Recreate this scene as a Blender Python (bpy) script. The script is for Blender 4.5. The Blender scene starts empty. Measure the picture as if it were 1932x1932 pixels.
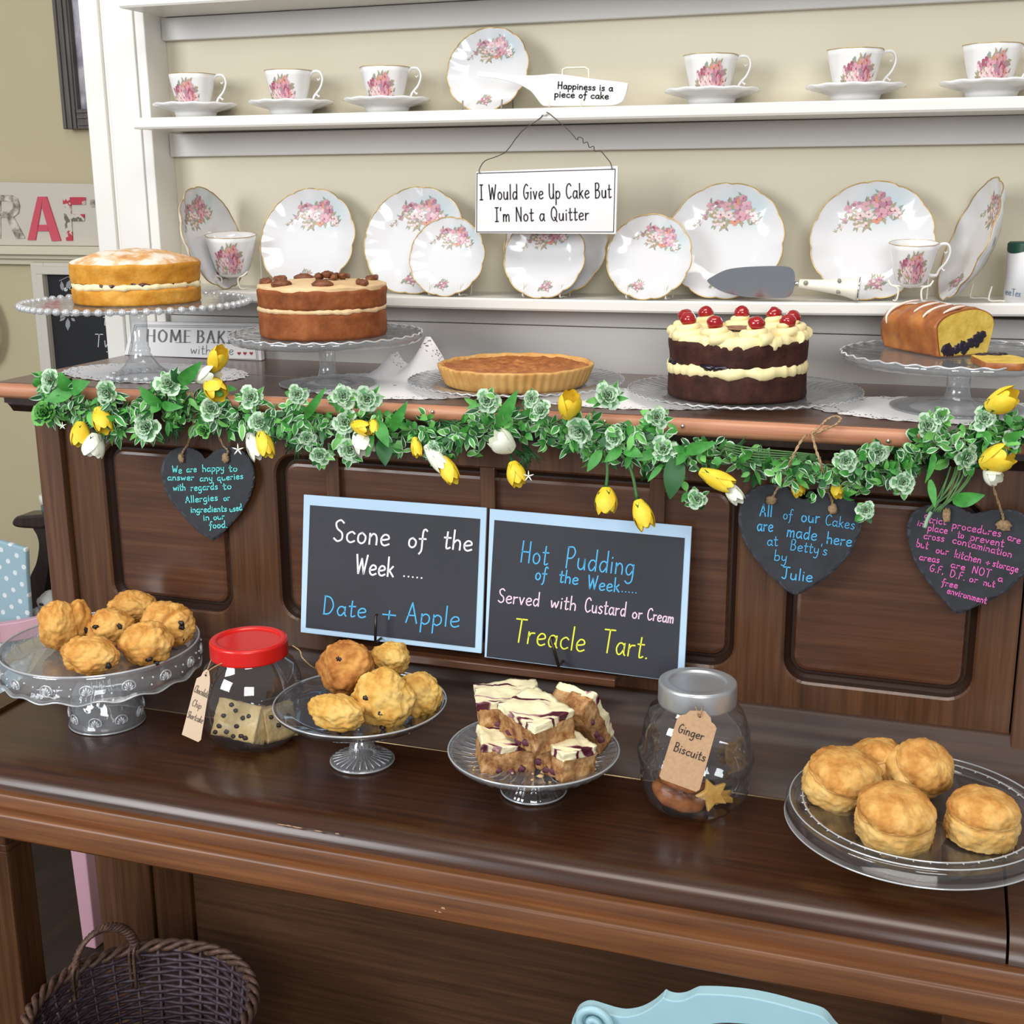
import bpy, math, random
from mathutils import Vector as V, Matrix, noise
R_ = random.Random(7)
PI = math.pi
SC = bpy.context.scene
COL = SC.collection
# ---------------------------------------------------------------- camera
CAM = V((0, 0, 1.56)); F = 2400.0
_p, _y, _r = math.radians(14.4), math.radians(19), math.radians(-0.4)
FWD = V((-math.sin(_y) * math.cos(_p), math.cos(_y) * math.cos(_p), -math.sin(_p)))
_rt = V((math.cos(_y), math.sin(_y), 0)); _up = _rt.cross(FWD)
RGT = _rt * math.cos(_r) + _up * math.sin(_r)
UPV = _up * math.cos(_r) - _rt * math.sin(_r)
cd = bpy.data.cameras.new('camera'); cam = bpy.data.objects.new('camera', cd); COL.objects.link(cam)
cam.matrix_world = Matrix.Translation(CAM) @ Matrix((RGT, UPV, -FWD)).transposed().to_4x4()
cd.sensor_width = 36; cd.lens = 36 * F / 1932; cd.clip_start = 0.05
SC.camera = cam
# ---------------------------------------------------------------- world, daylight, exposure
w = bpy.data.worlds.new('world'); SC.world = w; w.use_nodes = True
w.node_tree.nodes['Background'].inputs[0].default_value = (0.93, 0.96, 1.0, 1)
w.node_tree.nodes['Background'].inputs[1].default_value = 0.36
def area(name, loc, target, size, power, col):
    l = bpy.data.lights.new(name, 'AREA'); l.shape = 'RECTANGLE'; l.size, l.size_y = size
    l.energy = power; l.color = col
    o = bpy.data.objects.new(name, l); COL.objects.link(o); o.location = loc
    o.rotation_euler = (V(target) - V(loc)).to_track_quat('-Z', 'Y').to_euler()
area('daylight_window_street', (-2.7, -1.5, 2.45), (-0.7, 1.8, 1.0), (1.6, 1.7), 98, (0.95, 0.98, 1.0))
area('daylight_window_front', (1.1, -2.7, 2.5), (-0.4, 1.7, 0.9), (1.8, 1.6), 93, (0.98, 0.99, 1.0))
area('overhead_fill', (-0.3, 0.75, 3.05), (-0.4, 1.45, 0.9), (1.6, 0.7), 27, (1.0, 0.94, 0.86))  # unseen overhead fill, added to lift the upward-facing surfaces
SC.view_settings.view_transform = 'Standard'; SC.view_settings.look = 'None'
SC.view_settings.exposure = -0.07; SC.view_settings.gamma = 1; SC.view_settings.use_curve_mapping = False
try:
    SC.cycles.use_denoising = True; SC.cycles.max_bounces = 14; SC.cycles.transparent_max_bounces = 24
    SC.cycles.transmission_bounces = 8; SC.cycles.glossy_bounces = 4; SC.cycles.diffuse_bounces = 4
    SC.cycles.caustics_reflective = False; SC.cycles.caustics_refractive = False
    SC.cycles.sample_clamp_indirect = 6; SC.cycles.sample_clamp_direct = 20
except Exception: pass
# ---------------------------------------------------------------- measuring helpers (photo pixel -> point on a real plane)
def ray(x, y): return FWD + RGT * ((x - 966) / F) - UPV * ((y - 966) / F)
def atY(x, y, Y):
    d = ray(x, y); return CAM + d * ((Y - CAM.y) / d.y)
def atZ(x, y, z):
    d = ray(x, y); return CAM + d * ((z - CAM.z) / d.z)
def atP(x, y, p0, n):
    d = ray(x, y); return CAM + d * ((V(p0) - CAM).dot(n) / d.dot(n))
def depth(P): return FWD.dot(V(P) - CAM)
def ppm(P): return F / depth(P)
def proj(P):
    q = V(P) - CAM; d = FWD.dot(q); return 966 + F * RGT.dot(q) / d, 966 - F * UPV.dot(q) / d
def zat(X, Y, py):
    lo, hi = -1.0, 3.0
    for i in range(50):
        m = (lo + hi) / 2
        if proj((X, Y, m))[1] > py: lo = m
        else: hi = m
    return m
def toward(P, r):                       # a point r nearer the camera, level
    d = V((CAM.x - P[0], CAM.y - P[1], 0)).normalized(); return V(P) + d * r
def zfront(P, r, py):
    q = toward(P, r); return zat(q.x, q.y, py)
def basefront(px, py, z, r):            # centre of a round foot whose front edge shows at (px, py)
    q = atZ(px, py, z); d = V((q.x - CAM.x, q.y - CAM.y, 0)).normalized(); return q + d * r
# ---------------------------------------------------------------- materials
def lin(h):
    h = h.lstrip('#'); o = []
    for i in (0, 2, 4):
        c = int(h[i:i + 2], 16) / 255; o.append(c / 12.92 if c <= 0.04045 else ((c + 0.055) / 1.055) ** 2.4)
    return (*o, 1)
MATS = {}
def mat(name, col, rough=0.5, metal=0, spec=0.5, coat=0, noise_=None, bump=0, bscale=60, sss=0):
    """noise_ = (scale, detail, [(pos, hex), ...], stretch xyz)"""
    if name in MATS: return MATS[name]
    m = bpy.data.materials.new(name); m.use_nodes = True; nt = m.node_tree; b = nt.nodes['Principled BSDF']
    b.inputs['Base Color'].default_value = lin(col); b.inputs['Roughness'].default_value = rough
    b.inputs['Metallic'].default_value = metal; b.inputs['Specular IOR Level'].default_value = spec
    b.inputs['Coat Weight'].default_value = coat; b.inputs['Coat Roughness'].default_value = 0.16
    if sss:
        b.inputs['Subsurface Weight'].default_value = sss; b.inputs['Subsurface Radius'].default_value = (0.01, 0.006, 0.003)
        b.inputs['Subsurface Scale'].default_value = 0.5
    tc = None
    if noise_ or bump:
        tc = nt.nodes.new('ShaderNodeTexCoord'); mp = nt.nodes.new('ShaderNodeMapping')
        nt.links.new(tc.outputs['Object'], mp.inputs[0])
        if noise_ and len(noise_) > 3: mp.inputs['Scale'].default_value = noise_[3]
    if noise_:
        n = nt.nodes.new('ShaderNodeTexNoise'); n.inputs['Scale'].default_value = noise_[0]; n.inputs['Detail'].default_value = noise_[1]
        n.inputs['Roughness'].default_value = 0.62
        r = nt.nodes.new('ShaderNodeValToRGB'); els = r.color_ramp.elements
        while len(els) < len(noise_[2]): els.new(0.5)
        for e, (p, h) in zip(els, noise_[2]): e.position = p; e.color = lin(h)
        nt.links.new(mp.outputs[0], n.inputs['Vector']); nt.links.new(n.outputs['Fac'], r.inputs[0])
        nt.links.new(r.outputs[0], b.inputs['Base Color'])
    if bump:
        n2 = nt.nodes.new('ShaderNodeTexNoise'); n2.inputs['Scale'].default_value = bscale; n2.inputs['Detail'].default_value = 5
        bp = nt.nodes.new('ShaderNodeBump'); bp.inputs['Strength'].default_value = bump; bp.inputs['Distance'].default_value = 0.002
        nt.links.new(mp.outputs[0], n2.inputs['Vector']); nt.links.new(n2.outputs['Fac'], bp.inputs['Height'])
        nt.links.new(bp.outputs[0], b.inputs['Normal'])
    MATS[name] = m; return m
def wood(name, dark, mid, light, axis='x', rough=0.34, coat=0.25):
    st = {'x': (1.2, 34, 34), 'z': (34, 34, 1.2), 'y': (34, 1.2, 34)}[axis]
    return mat(name, mid, rough, coat=coat, noise_=(3.2, 7, [(0.28, dark), (0.5, mid), (0.74, light)], st), bump=0.06, bscale=14)
def glass(name, tint=(0.95, 0.96, 0.97), rough=0.02, k=1.0, base=0.03, milk=0.0, bump=0, bscale=30, edge=0.62):
    m = bpy.data.materials.new(name); m.use_nodes = True; nt = m.node_tree; nt.nodes.clear()
    out = nt.nodes.new('ShaderNodeOutputMaterial'); mx = nt.nodes.new('ShaderNodeMixShader')
    tr = nt.nodes.new('ShaderNodeBsdfTransparent'); tr.inputs[0].default_value = (*tint, 1)
    gl = nt.nodes.new('ShaderNodeBsdfGlossy'); gl.inputs['Roughness'].default_value = rough; gl.inputs[0].default_value = (1, 1, 1, 1)
    fr = nt.nodes.new('ShaderNodeLayerWeight'); fr.inputs[0].default_value = .5
    pw = nt.nodes.new('ShaderNodeMath'); pw.operation = 'POWER'; pw.inputs[1].default_value = 3.4
    ma = nt.nodes.new('ShaderNodeMath'); ma.operation = 'MULTIPLY_ADD'; ma.inputs[1].default_value = .55 * k; ma.inputs[2].default_value = base; ma.use_clamp = True
    nt.links.new(fr.outputs['Facing'], pw.inputs[0]); nt.links.new(pw.outputs[0], ma.inputs[0]); nt.links.new(ma.outputs[0], mx.inputs[0])
    p3 = nt.nodes.new('ShaderNodeMath'); p3.operation = 'POWER'; p3.inputs[1].default_value = 2.6; nt.links.new(fr.outputs['Facing'], p3.inputs[0])
    tm = nt.nodes.new('ShaderNodeMix'); tm.data_type = 'RGBA'; tm.inputs['A'].default_value = (*tint, 1); tm.inputs['B'].default_value = (tint[0] * edge, tint[1] * edge, tint[2] * edge * 1.03, 1)
    nt.links.new(p3.outputs[0], tm.inputs['Factor']); nt.links.new(tm.outputs['Result'], tr.inputs[0])
    first = tr.outputs[0]
    if milk:
        df = nt.nodes.new('ShaderNodeBsdfDiffuse'); df.inputs[0].default_value = (0.9, 0.92, 0.95, 1)
        m2 = nt.nodes.new('ShaderNodeMixShader'); m2.inputs[0].default_value = milk
        nt.links.new(tr.outputs[0], m2.inputs[1]); nt.links.new(df.outputs[0], m2.inputs[2]); first = m2.outputs[0]
    nt.links.new(first, mx.inputs[1]); nt.links.new(gl.outputs[0], mx.inputs[2]); nt.links.new(mx.outputs[0], out.inputs[0])
    if bump:
        tc = nt.nodes.new('ShaderNodeTexCoord'); n2 = nt.nodes.new('ShaderNodeTexNoise'); n2.inputs['Scale'].default_value = bscale
        bp = nt.nodes.new('ShaderNodeBump'); bp.inputs['Strength'].default_value = bump; bp.inputs['Distance'].default_value = 0.003
        nt.links.new(tc.outputs['Object'], n2.inputs['Vector']); nt.links.new(n2.outputs['Fac'], bp.inputs['Height'])
        nt.links.new(bp.outputs[0], gl.inputs['Normal']); nt.links.new(bp.outputs[0], fr.inputs['Normal'])
    MATS[name] = m; return m
CREAM = mat('cream_wall_paint', '#d3cab4', 0.85, noise_=(1.5, 3, [(0.3, '#d1c8b1'), (0.7, '#d6ceb9')]), bump=0.05, bscale=150)
CREAM_SHADE = mat('cream_wall_shaded', '#c4b795', 0.85, noise_=(1.5, 3, [(0.3, '#c1b492'), (0.7, '#c8bb99')]))  # cream darkened: the further corner's shade is put into the colour
WHITE = mat('white_gloss_paint', '#dedbd4', 0.35, noise_=(4, 3, [(0.3, '#dcd9d2'), (0.7, '#e1ded8')]), bump=0.03, bscale=40)
WHITE_SHADE = mat('white_paint_shaded', '#c6c3bf', 0.5, noise_=(3, 3, [(0.3, '#c3c0bc'), (0.7, '#c9c6c2')]))  # white paint greyed, so the shade under the shelves is in the colour
WX = wood('dark_walnut_grain_across', '#311c10', '#422817', '#523420', 'x')
WZ = wood('dark_walnut_grain_upright', '#3c2412', '#53341f', '#69462b', 'z')
WSIDE = wood('mid_walnut_upright', '#4a2f20', '#5c3d2a', '#704d37', 'z')
WPAN = wood('walnut_panel', '#402619', '#543321', '#66432d', 'x', 0.33, 0.25)
WPANL = wood('walnut_panel_below', '#3a2313', '#503420', '#63432b', 'x', 0.5, 0.1)
WFALL = wood('fallboard_walnut', '#2b150a', '#3c2010', '#4b2b18', 'x', 0.28, 0.2)
WCOVE = wood('cove_walnut', '#29170c', '#382012', '#462b1a', 'x', 0.5, 0.0)
WSLIP = wood('slip_chestnut', '#502c15', '#6b3f1e', '#815129', 'x', 0.42, 0.12)
WLID = wood('lid_walnut', '#4a3024', '#5d4033', '#6d4e3f', 'x', 0.3, 0.4)
WEDGE = wood('bare_lid_edge', '#a0674a', '#b97e5e', '#cc9673', 'x', 0.45, 0.1)
WDARK = wood('near_black_wood', '#1c120c', '#281a12', '#342218', 'z')
GROOVE = mat('groove_shade_walnut', '#2b190f', 0.4)  # same walnut darkened, shade of the sunk grooves painted in
BRASS = mat('brass', '#b9a27c', 0.35, metal=0.8)
PINM = mat('steel_pin', '#cfc6b4', 0.3, metal=0.9)
GLASS = glass('clear_glass', (0.95, 0.96, 0.965), k=1.5, base=0.09, bump=0.25, bscale=11, edge=.5, milk=.012)
GLASSP = glass('pressed_glass', (0.92, 0.935, 0.945), 0.06, 1.2, 0.11, 0.1, 0.25, 55)
GLASSR = glass('pressed_glass_glint', (0.9, 0.92, 0.95), 0.1, 1.5, 0.2, 0.42)  # milky white paints highlight lines along rims, beads and relief
GLASSG = glass('clear_glass_sheen', (0.88, 0.895, 0.9), 0.05, 1.1, 0.09, 0.12, 0.3, 40, 0.66)  # white mixed into clear glass as painted bright reflections
PLASTIC = glass('clear_plastic', (0.95, 0.95, 0.945), 0.06, 1.0, 0.05, 0.015)
CHINA = mat('white_china', '#e2e1e0', 0.12, coat=0.3)
GOLD = mat('gilt_rim', '#c8a766', 0.3, metal=0.6)
TWINE = mat('jute_twine', '#a48763', 0.9, noise_=(300, 3, [(0.3, '#8a6d4b'), (0.7, '#bfa17b')]))
SLATE = mat('slate', '#2b2d33', 0.6, noise_=(40, 5, [(0.3, '#26282d'), (0.7, '#33353c')]), bump=0.15, bscale=80)
SLATEE = mat('slate_chipped_edge', '#3d4047', 0.6, noise_=(90, 5, [(0.3, '#2c2e34'), (0.7, '#565a62')]), bump=0.5, bscale=120)
BLACKB = mat('blackboard_paper', '#2a2b33', 0.55, noise_=(6, 4, [(0.3, '#26272e'), (0.7, '#30313a')]))
BLUEB = mat('pale_blue_board', '#bcd9f2', 0.45)
CHALKW = mat('white_chalk_ink', '#f3f2f4', 0.8); CHALKB = mat('blue_chalk_ink', '#55b4e8', 0.8)
CHALKP = mat('pale_pink_chalk_ink', '#f2d4e4', 0.8); CHALKY = mat('yellow_chalk_ink', '#e4e845', 0.8)
CHALKT = mat('turquoise_chalk_ink', '#6fe6e4', 0.8); CHALKM = mat('pink_chalk_ink', '#f06fc0', 0.8)
INK = mat('black_ink', '#1d1d1f', 0.7); INKG = mat('grey_ink', '#6c6f72', 0.7); INKR = mat('red_ink', '#a02a3c', 0.7)
KRAFT = mat('kraft_card', '#cda57f', 0.8, noise_=(200, 3, [(0.3, '#c79e78'), (0.7, '#d3ac88')]))
CARD = mat('pale_card', '#e3c8ab', 0.8)
LACE = mat('white_lace', '#f1eff0', 0.9)
# ---------------------------------------------------------------- mesh builder
class MB:
    def __init__(s): s.v = []; s.f = []; s.m = []; s.sm = []
    def pt(s, p): s.v.append(V(p)); return len(s.v) - 1
    def face(s, idx, m=0, smooth=True): s.f.append(tuple(idx)); s.m.append(m); s.sm.append(smooth)
    def poly(s, pts, m=0, smooth=False): s.face([s.pt(p) for p in pts], m, smooth)
    def grid(s, fn, nu, nv, cu=False, cv=False, m=0, smooth=True):
        a = len(s.v)
        for i in range(nu):
            for j in range(nv): s.v.append(V(fn(i / (nu if cu else nu - 1), j / (nv if cv else nv - 1))))
        for i in range(nu if cu else nu - 1):
            for j in range(nv if cv else nv - 1):
                i2, j2 = (i + 1) % nu, (j + 1) % nv
                mm = m(i, j) if callable(m) else m
                s.face((a + i * nv + j, a + i2 * nv + j, a + i2 * nv + j2, a + i * nv + j2), mm, smooth)
    def lathe(s, prof, n=48, c=(0, 0, 0), fn=None, m=0, axis=None, smooth=True):
        c = V(c)
        def g(u, v):
            k = v * (len(prof) - 1); i = min(int(k + 1e-6), len(prof) - 1); r, z = prof[i]; t = u * 2 * PI
            p = V((r * math.cos(t), r * math.sin(t), z))
            if fn: p = V(fn(p, t, r, z))
            if axis: p = axis @ p
            return c + p
        s.grid(g, n, len(prof), cu=True, m=m, smooth=smooth)
    def box(s, x0, x1, y0, y1, z0, z1, m=0):
        a = len(s.v)
        for z in (z0, z1):
            for (x, y) in ((x0, y0), (x1, y0), (x1, y1), (x0, y1)): s.v.append(V((x, y, z)))
        for f in ((0, 3, 2, 1), (4, 5, 6, 7), (0, 1, 5, 4), (1, 2, 6, 5), (2, 3, 7, 6), (3, 0, 4, 7)):
            s.face([a + i for i in f], m, False)
    def tube(s, path, r, n=7, closed=False, m=0, cap=True):
        path = [V(p) for p in path]; N = len(path); a = len(s.v)
        rad = r if isinstance(r, (list, tuple)) else [r] * N
        ref = V((0.3, 0.2, 0.93)).normalized()
        for i, p in enumerate(path):
            t = (path[(i + 1) % N] - path[i - 1]) if (closed or 0 < i < N - 1) else (path[1] - path[0] if i == 0 else path[-1] - path[-2])
            t = t.normalized() if t.length > 1e-9 else V((0, 0, 1))
            if abs(t.dot(ref)) > 0.95: ref = V((1, 0.1, 0)).normalized()
            u = (ref - t * ref.dot(t)).normalized(); w_ = t.cross(u); ref = u
            for k in range(n):
                an = 2 * PI * k / n; s.v.append(p + (u * math.cos(an) + w_ * math.sin(an)) * rad[i])
        for i in range(N if closed else N - 1):
            i2 = (i + 1) % N
            for k in range(n):
                k2 = (k + 1) % n; s.face((a + i * n + k, a + i * n + k2, a + i2 * n + k2, a + i2 * n + k), m)
        if cap and not closed:
            s.face([a + k for k in range(n)][::-1], m, False); s.face([a + (N - 1) * n + k for k in range(n)], m, False)
    def blob(s, c, rad, nu=20, nv=12, amp=0, fr=1, seed=0, rot=None, m=0, pw=1.0, fn=None):
        c = V(c)
        def g(u, v):
            th = u * 2 * PI; ph = (v - 0.5) * PI
            x, y, z = math.cos(ph) * math.cos(th), math.cos(ph) * math.sin(th), math.sin(ph)
            if pw != 1:
                sg = lambda q: math.copysign(abs(q) ** pw, q)
                cp, sp = sg(math.cos(ph)), sg(math.sin(ph)); x, y, z = cp * sg(math.cos(th)) if False else cp * math.cos(th), cp * math.sin(th), sp
            d = 1 + (amp * noise.noise(V((x, y, z)) * fr + V((seed * 3.7, seed * 1.3, 5))) + amp * 0.4 * noise.noise(V((x, y, z)) * fr * 3.1 + V((seed, 9, seed * 2.1))) if amp else 0)
            p = V((x * rad[0] * d, y * rad[1] * d, z * rad[2] * d))
            if fn: p = V(fn(p))
            if rot: p = rot @ p
            return c + p
        s.grid(g, nu, nv, cu=True, m=m)
    def extrude(s, pts, off, m=0, mside=None, smooth_side=False):      # pts: outline, off: thickness vector
        n = len(pts); a = len(s.v); off = V(off)
        for p in pts: s.v.append(V(p))
        for p in pts: s.v.append(V(p) + off)
        s.face(range(a, a + n), m, False); s.face(range(a + 2 * n - 1, a + n - 1, -1), m, False)
        for i in range(n):
            j = (i + 1) % n; s.face((a + i, a + n + i, a + n + j, a + j), m if mside is None else mside, smooth_side)
    def build(s, name, mats, parent=None, local=False, bevel=0, sub=0):
        me = bpy.data.meshes.new(name)
        off = V((0, 0, 0)) if (local or parent is None) else wloc(parent)
        me.from_pydata([tuple(p - off) for p in s.v], [], s.f)
        for mm in (mats if isinstance(mats, (list, tuple)) else [mats]): me.materials.append(mm)
        me.polygons.foreach_set('material_index', s.m); me.polygons.foreach_set('use_smooth', s.sm)
        me.update()
        import bmesh
        bm = bmesh.new(); bm.from_mesh(me); bmesh.ops.remove_doubles(bm, verts=bm.verts, dist=1e-6)
        bmesh.ops.recalc_face_normals(bm, faces=bm.faces); bm.to_mesh(me); bm.free()
        o = bpy.data.objects.new(name, me); COL.objects.link(o)
        if parent: o.parent = parent
        if bevel:
            b = o.modifiers.new('bevel', 'BEVEL'); b.width = bevel; b.segments = 2; b.limit_method = 'ANGLE'; b.angle_limit = 0.6
        return o
def rotm(yaw, pitch=0, roll=0): return Matrix.Rotation(math.radians(yaw), 3, 'Z') @ Matrix.Rotation(math.radians(pitch), 3, 'Y') @ Matrix.Rotation(math.radians(roll), 3, 'X')
def wloc(o):
    p = V(o.location)
    while o.parent: o = o.parent; p = p + V(o.location)
    return p
def tag(o, label, cat, group=None, kind=None):
    o['label'] = label; o['category'] = cat
    if group: o['group'] = group
    if kind: o['kind'] = kind
    return o
def thing(name, label, cat, loc, group=None):
    o = bpy.data.objects.new(name, None); COL.objects.link(o); o.location = loc; o.empty_display_size = 0.02
    return tag(o, label, cat, group)
def struct(name, mb, m, label, cat, bevel=0):
    o = mb.build(name, m, None, bevel=bevel); o['kind'] = 'structure'; return tag(o, label, cat)
def copy_tree(o, parent=None):
    c = o.copy(); COL.objects.link(c)
    if parent: c.parent = parent
    for ch in list(o.children): copy_tree(ch, c)
    return c
def boxpart(name, b, m, parent, bevel=0.0015):
    k = MB(); k.box(*b); return k.build(name, m, parent, bevel=bevel)
def spline(pts, n=6, closed=False):
    pts = [V(p) if len(p) == 3 else V((p[0], p[1], 0)) for p in pts]; out = []; N = len(pts)
    for i in range(N if closed else N - 1):
        g = (lambda k: pts[k % N]) if closed else (lambda k: pts[max(0, min(N - 1, k))])
        a, b, c, d = g(i - 1), g(i), g(i + 1), g(i + 2)
        for j in range(n):
            t = j / n
            out.append(0.5 * (2 * b + (c - a) * t + (2 * a - 5 * b + 4 * c - d) * t * t + (3 * b - a - 3 * c + d) * t ** 3))
    if not closed: out.append(pts[-1])
    return out
# ---------------------------------------------------------------- hand lettering: single-stroke glyphs
def G(w, *st): return (w, st)
BOWL = [(.42, .4), (.3, .5), (.14, .46), (.05, .24), (.13, .03), (.27, .03), (.42, .25)]
GL = {
 'a': G(.5, BOWL, [(.43, .5), (.43, .1), (.5, .0)]), 'b': G(.46, [(.06, 1), (.06, .02)], [(.06, .36), (.22, .5), (.4, .4), (.4, .12), (.22, 0), (.06, .08)]),
 'c': G(.44, [(.42, .42), (.28, .5), (.08, .36), (.08, .12), (.24, 0), (.43, .08)]), 'd': G(.5, BOWL, [(.43, 1), (.43, .0)]),
 'e': G(.46, [(.07, .25), (.24, .27), (.42, .34), (.37, .48), (.2, .5), (.06, .32), (.09, .09), (.24, 0), (.44, .08)]),
 'f': G(.36, [(.4, .92), (.3, 1), (.2, .88), (.18, .4), (.17, -.1), (.06, -.3)], [(.02, .48), (.36, .5)]),
 'g': G(.5, BOWL, [(.43, .5), (.43, 0), (.38, -.3), (.2, -.4), (.05, -.3)]), 'h': G(.46, [(.06, 1), (.06, 0)], [(.06, .3), (.2, .48), (.34, .46), (.4, .3), (.4, 0)]),
 'i': G(.16, [(.08, .5), (.08, 0)], [(.08, .7), (.09, .74)]), 'k': G(.42, [(.06, 1), (.06, 0)], [(.36, .52), (.07, .22)], [(.15, .3), (.4, 0)]),
 'l': G(.16, [(.08, 1), (.08, 0)]), 'm': G(.62, [(.05, .5), (.05, 0)], [(.05, .3), (.16, .49), (.27, .42), (.3, 0)], [(.3, .3), (.42, .49), (.54, .42), (.56, 0)]),
 'n': G(.46, [(.06, .5), (.06, 0)], [(.06, .3), (.2, .49), (.34, .45), (.4, .28), (.4, 0)]), 'o': G(.46, [(.24, .5), (.08, .38), (.07, .12), (.22, 0), (.38, .1), (.41, .34), (.24, .5)]),
 'p': G(.46, [(.06, .5), (.05, -.4)], [(.06, .36), (.22, .5), (.4, .4), (.4, .14), (.22, 0), (.06, .1)]), 'q': G(.5, BOWL, [(.43, .5), (.43, -.3), (.52, -.38)]),
 'r': G(.36, [(.06, .5), (.06, 0)], [(.06, .28), (.16, .45), (.34, .48)]), 's': G(.4, [(.36, .44), (.22, .51), (.08, .4), (.2, .27), (.35, .15), (.22, 0), (.04, .06)]),
 't': G(.34, [(.16, .86), (.15, .1), (.22, 0), (.34, .06)], [(.02, .56), (.34, .57)]), 'u': G(.48, [(.06, .5), (.06, .14), (.2, 0), (.36, .12), (.4, .5)], [(.4, .5), (.42, 0)]),
 'v': G(.42, [(.04, .5), (.2, 0)], [(.2, 0), (.38, .5)]), 'w': G(.6, [(.04, .5), (.14, .02), (.3, .4), (.42, .02), (.56, .5)]), 'x': G(.4, [(.04, .5), (.36, 0)], [(.36, .5), (.04, 0)]),
 'y': G(.46, [(.06, .5), (.08, .18), (.22, .1), (.38, .22)], [(.4, .5), (.38, -.1), (.26, -.38), (.06, -.34)]),
 'A': G(.6, [(.04, 0), (.28, 1)], [(.28, 1), (.54, 0)], [(.12, .36), (.46, .38)]), 'B': G(.54, [(.08, 1), (.08, 0)], [(.06, .98), (.3, 1), (.42, .8), (.3, .56), (.1, .52)], [(.1, .52), (.36, .5), (.48, .28), (.34, .02), (.06, 0)]),
 'C': G(.56, [(.52, .84), (.36, 1), (.12, .8), (.08, .3), (.28, 0), (.54, .14)]), 'D': G(.6, [(.08, 1), (.08, 0)], [(.06, 1), (.36, .92), (.52, .5), (.36, .08), (.06, 0)]),
 'E': G(.46, [(.06, 1), (.06, 0)], [(.06, 1), (.42, 1)], [(.06, .52), (.36, .52)], [(.06, 0), (.44, 0)]),
 'F': G(.44, [(.08, 1), (.06, 0)], [(.06, .98), (.42, 1)], [(.08, .54), (.34, .55)]), 'G': G(.56, [(.46, .9), (.3, 1), (.1, .7), (.08, .28), (.26, 0), (.46, .14), (.48, .42)], [(.3, .42), (.54, .43)]),
 'H': G(.58, [(.08, 1), (.06, 0)], [(.5, 1), (.5, 0)], [(.07, .5), (.5, .5)]), 'I': G(.34, [(.17, 1), (.17, 0)], [(.03, 1), (.31, 1)], [(.03, 0), (.31, 0)]),
 'J': G(.5, [(.3, 1), (.3, .2), (.2, 0), (.04, .1)], [(.06, 1), (.52, 1)]), 'K': G(.5, [(.08, 1), (.06, 0)], [(.46, 1), (.1, .44)], [(.18, .54), (.48, 0)]),
 'M': G(.74, [(.06, 0), (.1, 1)], [(.1, 1), (.36, .15)], [(.36, .15), (.62, 1)], [(.62, 1), (.68, 0)]), 'N': G(.58, [(.07, 0), (.08, 1)], [(.08, 1), (.5, 0)], [(.5, 0), (.5, 1)]),
 'O': G(.62, [(.3, 1), (.1, .8), (.07, .3), (.28, 0), (.5, .2), (.54, .7), (.3, 1)]), 'P': G(.52, [(.08, 1), (.06, 0)], [(.06, .98), (.34, 1), (.46, .76), (.32, .5), (.08, .46)]),
 'Q': G(.62, [(.3, 1), (.1, .8), (.07, .3), (.28, 0), (.5, .2), (.54, .7), (.3, 1)], [(.34, .25), (.58, -.08)]), 'S': G(.5, [(.46, .88), (.3, 1), (.1, .86), (.16, .6), (.4, .4), (.42, .12), (.22, 0), (.04, .12)]),
 'T': G(.56, [(.28, 1), (.27, 0)], [(.02, .98), (.54, 1)]), 'U': G(.54, [(.06, 1), (.07, .25), (.24, 0), (.44, .2), (.47, 1)], [(.47, .3), (.49, 0)]),
 'W': G(.74, [(.04, 1), (.18, .02)], [(.18, .02), (.36, .8)], [(.36, .8), (.52, .02)], [(.52, .02), (.7, 1)]), 'R': G(.54, [(.08, 1), (.06, 0)], [(.06, .98), (.34, 1), (.44, .76), (.32, .52), (.08, .48)], [(.24, .5), (.5, 0)]),
 '.': G(.16, [(.06, .0), (.09, .02)]), ',': G(.16, [(.08, .04), (.04, -.12)]), "'": G(.14, [(.07, 1), (.05, .78)]), '+': G(.5, [(.25, .6), (.25, .1)], [(.02, .35), (.48, .36)]), ' ': G(.3), '_': G(.0)}
def ribbon(mb, pts, half, place, contrast=False, m=0):
    n = len(pts); L = []; Rr = []
    for i in range(n):
        a, b = pts[max(0, i - 1)], pts[min(n - 1, i + 1)]; t = (b - a)
        t = t.normalized() if t.length > 1e-9 else V((1, 0, 0)); nn = V((-t.y, t.x, 0))
        h = half * (0.35 + 0.9 * abs(t.y)) if contrast else half
        e = t * (-half * .7 if i == 0 else (half * .7 if i == n - 1 else 0))
        L.append(place(pts[i] + e + nn * h)); Rr.append(place(pts[i] + e - nn * h))
    a = len(mb.v)
    for p in L: mb.v.append(V(p))
    for p in Rr: mb.v.append(V(p))
    for i in range(n - 1): mb.face((a + i, a + i + 1, a + n + i + 1, a + n + i), m, False)
def write(mb, text, p0, p1, hpx, place, half=None, contrast=False, m=0, track=.1, jit=0.0):
    """lettering from photo pixel p0 to p1 (baseline), capitals hpx high; place() lays a pixel onto the sign's own plane"""
    adv = 0; items = []
    for ch in text:
        w_, st = GL[ch]; items.append((adv, st)); adv += w_ + track
    adv -= track; d = V((p1[0] - p0[0], p1[1] - p0[1], 0)); ux = d / max(adv, .01)
    dn = d.normalized(); uy = V((dn.y, -dn.x, 0)) * hpx
    half = half or hpx * .045
    for (ax, st) in items:
        j = R_.uniform(-jit, jit)
        for s in st:
            pts = [V((p0[0], p0[1], 0)) + ux * (ax + x) + uy * (y + j) for x, y in s]
            if len(pts) > 2: pts = spline(pts, 5)
            ribbon(mb, pts, half, place, contrast, m)
def plane_place(p0, n, lift=0.0006):
    n = V(n).normalized(); lo = V(p0) + n * lift
    return lambda q: atP(q.x, q.y, lo, n)
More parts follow.
